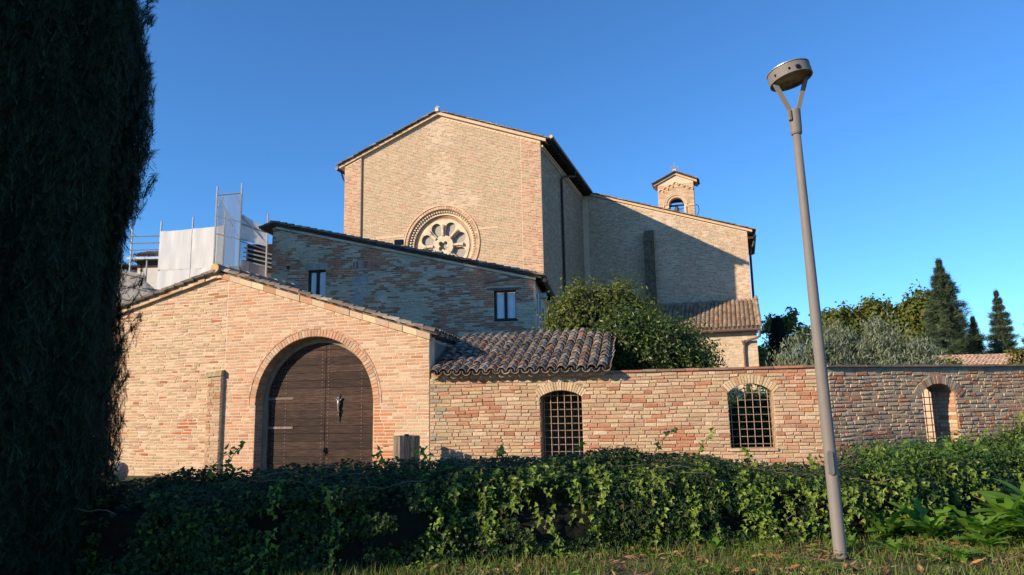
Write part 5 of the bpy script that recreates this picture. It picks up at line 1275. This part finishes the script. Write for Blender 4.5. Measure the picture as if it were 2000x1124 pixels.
def hedge_pts(n, x0, x1, u0=0, u1=1, depth=.14):
    global UU; x = rng.uniform(x0, x1, n); u = rng.uniform(u0, u1, n); UU = u; y, z = hedge_surf(x, u); y2, z2 = hedge_surf(x, np.clip(u+.02, 0, 1))
    t = np.stack([np.zeros(n), y2-y, z2-z], 1)+1e-6; nr = np.cross(np.tile([1., 0, 0], (n, 1)), t); nr /= np.linalg.norm(nr, axis=1)[:, None]+1e-9
    P = np.stack([x, y, np.maximum(z, .02)], 1)+nr*(rng.uniform(-depth, .05, n)[:, None]); return P, nr
P, Nn = hedge_pts(120000, -5.6, 8.5, 0, .9)
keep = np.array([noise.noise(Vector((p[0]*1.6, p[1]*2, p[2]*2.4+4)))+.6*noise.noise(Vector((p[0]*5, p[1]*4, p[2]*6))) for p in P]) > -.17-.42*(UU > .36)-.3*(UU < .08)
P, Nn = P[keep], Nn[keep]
k2 = rng.random(len(P)) < .62
def ivy(P, Nn, size, mat, name):
    n = len(P); tip = np.tile([0, -.35, -1.0], (n, 1))+rng.normal(size=(n, 3))*.55; nn = Nn*.9+np.array([0, -.2, .35])+rng.normal(size=(n, 3))*.38
    leaves(hg, name, P, nn, tip, size, mat, LEAF_IVY, .55)
ivy(P[k2], Nn[k2], .038, M_ivyold, 'dark_leaves'); ivy(P[~k2], Nn[~k2], .041, M_ivy, 'leaves')
for xa, xb, nn_ in ((8.5, 12.45, 26000), (-10.4, -5.6, 16000)):
    P, Nn = hedge_pts(nn_, xa, xb, 0, .95); ivy(P, Nn, .05, M_ivy, 'end_leaves')
# bright young trails down the face, thinned at left to keep the shade dark
TP = []; TN = []
trail = MB()
for i in range(150):
    x = rng.uniform(-.9, 7.5) if i > 5 else rng.uniform(-2.5, -.9); u = rng.uniform(.18, .62); L = rng.uniform(.3, 1.0); m = int(L*30)
    xs_ = x+np.cumsum(rng.normal(size=m)*.018); us = np.clip(u-np.linspace(0, L*.32, m), .01, 1); y, z = hedge_surf(xs_, us)
    q = np.stack([xs_+rng.normal(size=m)*.03, y-.05+rng.normal(size=m)*.02, np.maximum(z, .03)], 1); TP.append(q); TN.append(np.tile([-.2, -1, .35], (m, 1)))
    if i % 3 == 0: trail.tube([tuple(a) for a in q[::4]], .003, 4)
TP = np.concatenate(TP); TN = np.concatenate(TN)
M_young = leaf_mat('young_ivy_leaf', [(.11, .18, .02), (.17, .25, .03), (.22, .29, .04), (.13, .20, .025)], .35, .42, .35)
n = len(TP)
leaves(hg, 'young_leaves', TP, TN+rng.normal(size=(n, 3))*.45, np.tile([0, -.2, -1.0], (n, 1))+rng.normal(size=(n, 3))*.5, .048, M_young, LEAF_IVY, .5)
# pale runners lying over the top
for i in range(46):
    x = rng.uniform(-4, 7); u = rng.uniform(.38, .8); a = rng.uniform(-.5, .5); q = []
    for k in range(8):
        yy, zz_ = hedge_surf(np.array([x+k*.07]), np.array([min(1, max(0, u+a*k*.02))])); q.append((x+k*.07, yy[0]-.02, zz_[0]+.03+rng.uniform(-.01, .02)))
    trail.tube(q, .0035, 4)
trail.obj('runners', M_stem, hg, kind='stuff')
# upright shoots that break the skyline
sh_mb = MB(); SP = []
for (x, hgt, lean) in ((-4.9, .25, .1), (-4.3, .2, .1), (-3.05, .42, .45), (-2.9, .3, .2), (-3.9, .22, -.2), (-1.45, .22, .1), (-.2, .15, .2), (1.55, .42, .35), (2.05, .34, .3), (2.8, .28, -.2), (4.3, .25, .2), (5.0, .22, -.1), (6.2, .3, .2), (7.1, .3, .1), (-.9, .2, -.2), (.6, .2, .3), (3.5, .2, .1)):
    yy, zz_ = hedge_surf(np.array([x]), np.array([.75])); p = Vector((x, yy[0], zz_[0]-.05)); q = [p.copy()]
    d = Vector((lean, rng.uniform(-.2, .1), 1)).normalized()
    for k in range(5): p += d*hgt/4; d = (d+Vector((lean*.4, 0, -.12))).normalized(); q.append(p.copy()); SP += [tuple(p+Vector((rng.uniform(-.05, .05), rng.uniform(-.05, .05), rng.uniform(-.04, .04)))) for _ in range(3)]
    sh_mb.tube(q, .004, 4)
sh_mb.obj('shoots', M_stem, hg, kind='stuff'); SP = np.array(SP); n = len(SP)
leaves(hg, 'shoot_leaves', SP, rng.normal(size=(n, 3))+np.array([-.3, -.8, .5]), rng.normal(size=(n, 3))+np.array([0, 0, -.3]), .07, M_young, LEAF_IVY, .4)
# low fluffy growth along the top right
P, Nn = hedge_pts(4500, 3.9, 9.0, .40, .95, .0); P[:, 2] += np.abs(rng.normal(size=len(P)))*.09
n = len(P); leaves(hg, 'top_growth', P, rng.normal(size=(n, 3))*.8+np.array([0, -.3, .6]), rng.normal(size=(n, 3))*.8+np.array([0, 0, .8]), .055, leaf_mat('light_hedge_leaf', [(.03, .07, .014), (.07, .13, .02), (.12, .19, .03)], .3, .5, .3), LEAF_OVAL, .4)

# ================================================================ GRASS, LEAVES, WEEDS
n = 95000
x = rng.uniform(-7, 8.5, n); y = 2.5+6.2*rng.uniform(0, 1, n)**.8
front = np.interp(x, HX, HY)
k = (y < front+.25); x, y = x[k], y[k]
dens = np.array([noise.noise(Vector((a*1.6, b*2.4, 1.0))) for a, b in zip(x, y)]); k = dens > -.10-.22*rng.random(len(x)); x, y = x[k], y[k]; n = len(x)
P = np.stack([x, y, np.full(n, .02)], 1)
gb = (np.array([(-.045, 0, 0), (.045, 0, 0), (.03, .55, .03), (-.03, .55, .03), (0.02, 1.0, .16)]), np.array([(0, 1, 2), (0, 2, 3), (3, 2, 4)]))
tip = np.tile([0, 0, 1.0], (n, 1))+rng.normal(size=(n, 3))*.42; nrm = rng.normal(size=(n, 3)); nrm[:, 2] *= .3
sc_ = .07*(1+rng.uniform(-.55, .8, n))
V, Fq = instance(gb[0], gb[1], frames(np.cross(np.cross(tip, nrm), tip), tip), P, sc_)
go = bpy.data.objects.new('grass', mesh_np('grass', V, Fq, M_grass)); link(go, None, 'stuff')
n = 900; x = rng.uniform(-2, 7, n); y = np.interp(x, HX, HY)-rng.uniform(-.1, 1.5, n)
cl = np.array([noise.noise(Vector((a*1.1, b*1.5, 11.0))) for a, b in zip(x, y)]) > -.02; x, y = x[cl], y[cl]; n = len(x)
P = np.stack([x, y, rng.uniform(.02, .06, n)], 1)
V, Fq = instance(LEAF_OVAL[0], LEAF_OVAL[1], frames(np.tile([0, 0, 1.0], (n, 1))+rng.normal(size=(n, 3))*.35, rng.normal(size=(n, 3))*np.array([1, 1, .1])), P, .085*(1+rng.uniform(-.5, .6, n)))
link(bpy.data.objects.new('fallen_leaves', mesh_np('fallen_leaves', V, Fq, M_dry)), None, 'stuff')
n = 5000; x = rng.uniform(-1, 7, n); y = np.interp(x, HX, HY)-rng.uniform(-.05, 1.3, n)
cl = np.array([noise.noise(Vector((a*1.3, b*1.7, 21.0))) for a, b in zip(x, y)]) > .02; x, y = x[cl], y[cl]; n = len(x)
V, Fq = instance(LEAF_THIN[0], LEAF_THIN[1], frames(np.tile([0, 0, 1.0], (n, 1))+rng.normal(size=(n, 3))*.3, rng.normal(size=(n, 3))*np.array([1, .5, .15])), np.stack([x, y, rng.uniform(.02, .05, n)], 1), .085*(1+rng.uniform(-.5, .5, n)))
link(bpy.data.objects.new('dry_straw', mesh_np('dry_straw', V, Fq, leaf_mat('straw', [(.24, .15, .08), (.34, .22, .12), (.20, .11, .06), (.30, .24, .12)], .1, .7))), None, 'stuff')

n = 9000; x = rng.uniform(-2.5, 7.5, n); y = np.interp(x, HX, HY)-rng.uniform(-.15, 1.6, n)
cl = np.array([noise.noise(Vector((a*1.9, b*2.3, 31.0))) for a, b in zip(x, y)]) > .08; x, y = x[cl], y[cl]; n = len(x)
V, Fq = instance(LEAF_OVAL[0], LEAF_OVAL[1], frames(np.tile([0, -.2, 1.0], (n, 1))+rng.normal(size=(n, 3))*.45, rng.normal(size=(n, 3))*np.array([1, 1, .3])), np.stack([x, y, rng.uniform(.03, .09, n)], 1), .035*(1+rng.uniform(-.4, .6, n)))
link(bpy.data.objects.new('ground_cover', mesh_np('ground_cover', V, Fq, M_weed)), None, 'stuff')
def leafblade(L, W, lobed=False, n=7, droop=.35, seed=0):
    mb = MB(); vs = []; fs = []
    for i in range(n+1):
        t = i/n; w_ = W*math.sin(math.pi*min(1, (t*.92+.06)))**.8
        if lobed: w_ *= (.45+.75*((i+seed) % 2))
        if i == n: w_ = .002
        yv = L*t; zv = L*.55*t-L*droop*t*t*1.6
        vs += [(-w_, yv, zv+w_*.25), (0, yv, zv), (w_, yv, zv+w_*.25)]
    for i in range(n):
        a = i*3; fs += [(a, a+1, a+4, a+3), (a+1, a+2, a+5, a+4)]
    return mb.add(vs, fs)
proto = {}
for lob in (0, 1):
    for v in range(4): proto[lob, v] = leafblade(1.0, .20 if not lob else .18, bool(lob), 9, rng.uniform(.2, .5), v).mesh('leaf', M_weed, smooth=True)
def weed(loc, n, L, lob, label, up=.6, group='leafy weeds at the foot of the hedge'):
    t = thing('weed_plant', label, 'weed', loc, rng.uniform(0, 6), group)
    for i in range(n):
        o = bpy.data.objects.new('leaf', proto[lob, int(rng.integers(4))]); a = 2.4*i+rng.uniform(-.3, .3); s = L*rng.uniform(.65, 1.1)
        o.scale = (s, s, s); o.rotation_euler = (rng.uniform(0, up), rng.uniform(-.3, .3), a); o.location = (0, 0, .02+.05*L*rng.random()*4*up); link(o, t)
wl = [((5.35, 7.7, 0), 14, .50, 0, 'tall dock plant with big smooth bright leaves at the right edge', 1.1), ((5.0, 7.55, 0), 12, .42, 0, 'smooth-leaved dock plant next left of the tallest one at the right edge', 1.1),
      ((4.55, 7.35, 0), 12, .38, 1, 'jagged-leaved thistle-like weed in front of the dock plants', .9), ((4.1, 7.45, 0), 12, .36, 1, 'jagged weed right of the lamp, against the hedge foot', .9),
      ((3.75, 7.6, 0), 10, .30, 1, 'smaller jagged weed close right of the lamp pole', .9), ((5.0, 7.1, 0), 13, .34, 1, 'dense jagged weed low at the right edge', .8), ((5.6, 7.2, 0), 12, .36, 1, 'jagged weed in the bottom right corner region', .8),
      ((4.4, 7.05, 0), 10, .26, 1, 'low rosette of jagged leaves before the weeds', .5), ((3.45, 6.85, 0), 9, .24, 1, 'low leafy rosette just right of the lamp foot', .6), ((3.2, 7.2, 0), 8, .2, 1, 'tiny rosette behind the lamp foot', .7),
      ((3.9, 6.65, 0), 9, .2, 1, 'rosette of jagged leaves in the grass right of the lamp', .4), ((1.9, 7.2, 0), 8, .16, 0, 'small smooth seedling in the grass left of the lamp', .8), ((.3, 7.2, 0), 7, .17, 0, 'little leafy weed under the middle of the hedge', .8),
      ((-.75, 7.0, 0), 8, .22, 0, 'small leafy weed at the edge of the cypress shade', .9), ((5.9, 7.9, 0), 12, .5, 0, 'dock plant with large leaves cut by the right edge', 1.0)]
for loc, n_, L, lob, lab, up in wl: weed(loc, int(n_*(1.7 if loc[0] > 3.7 else 1.1)), L*(1.2 if loc[0] > 3.7 else 1), lob, lab, up)
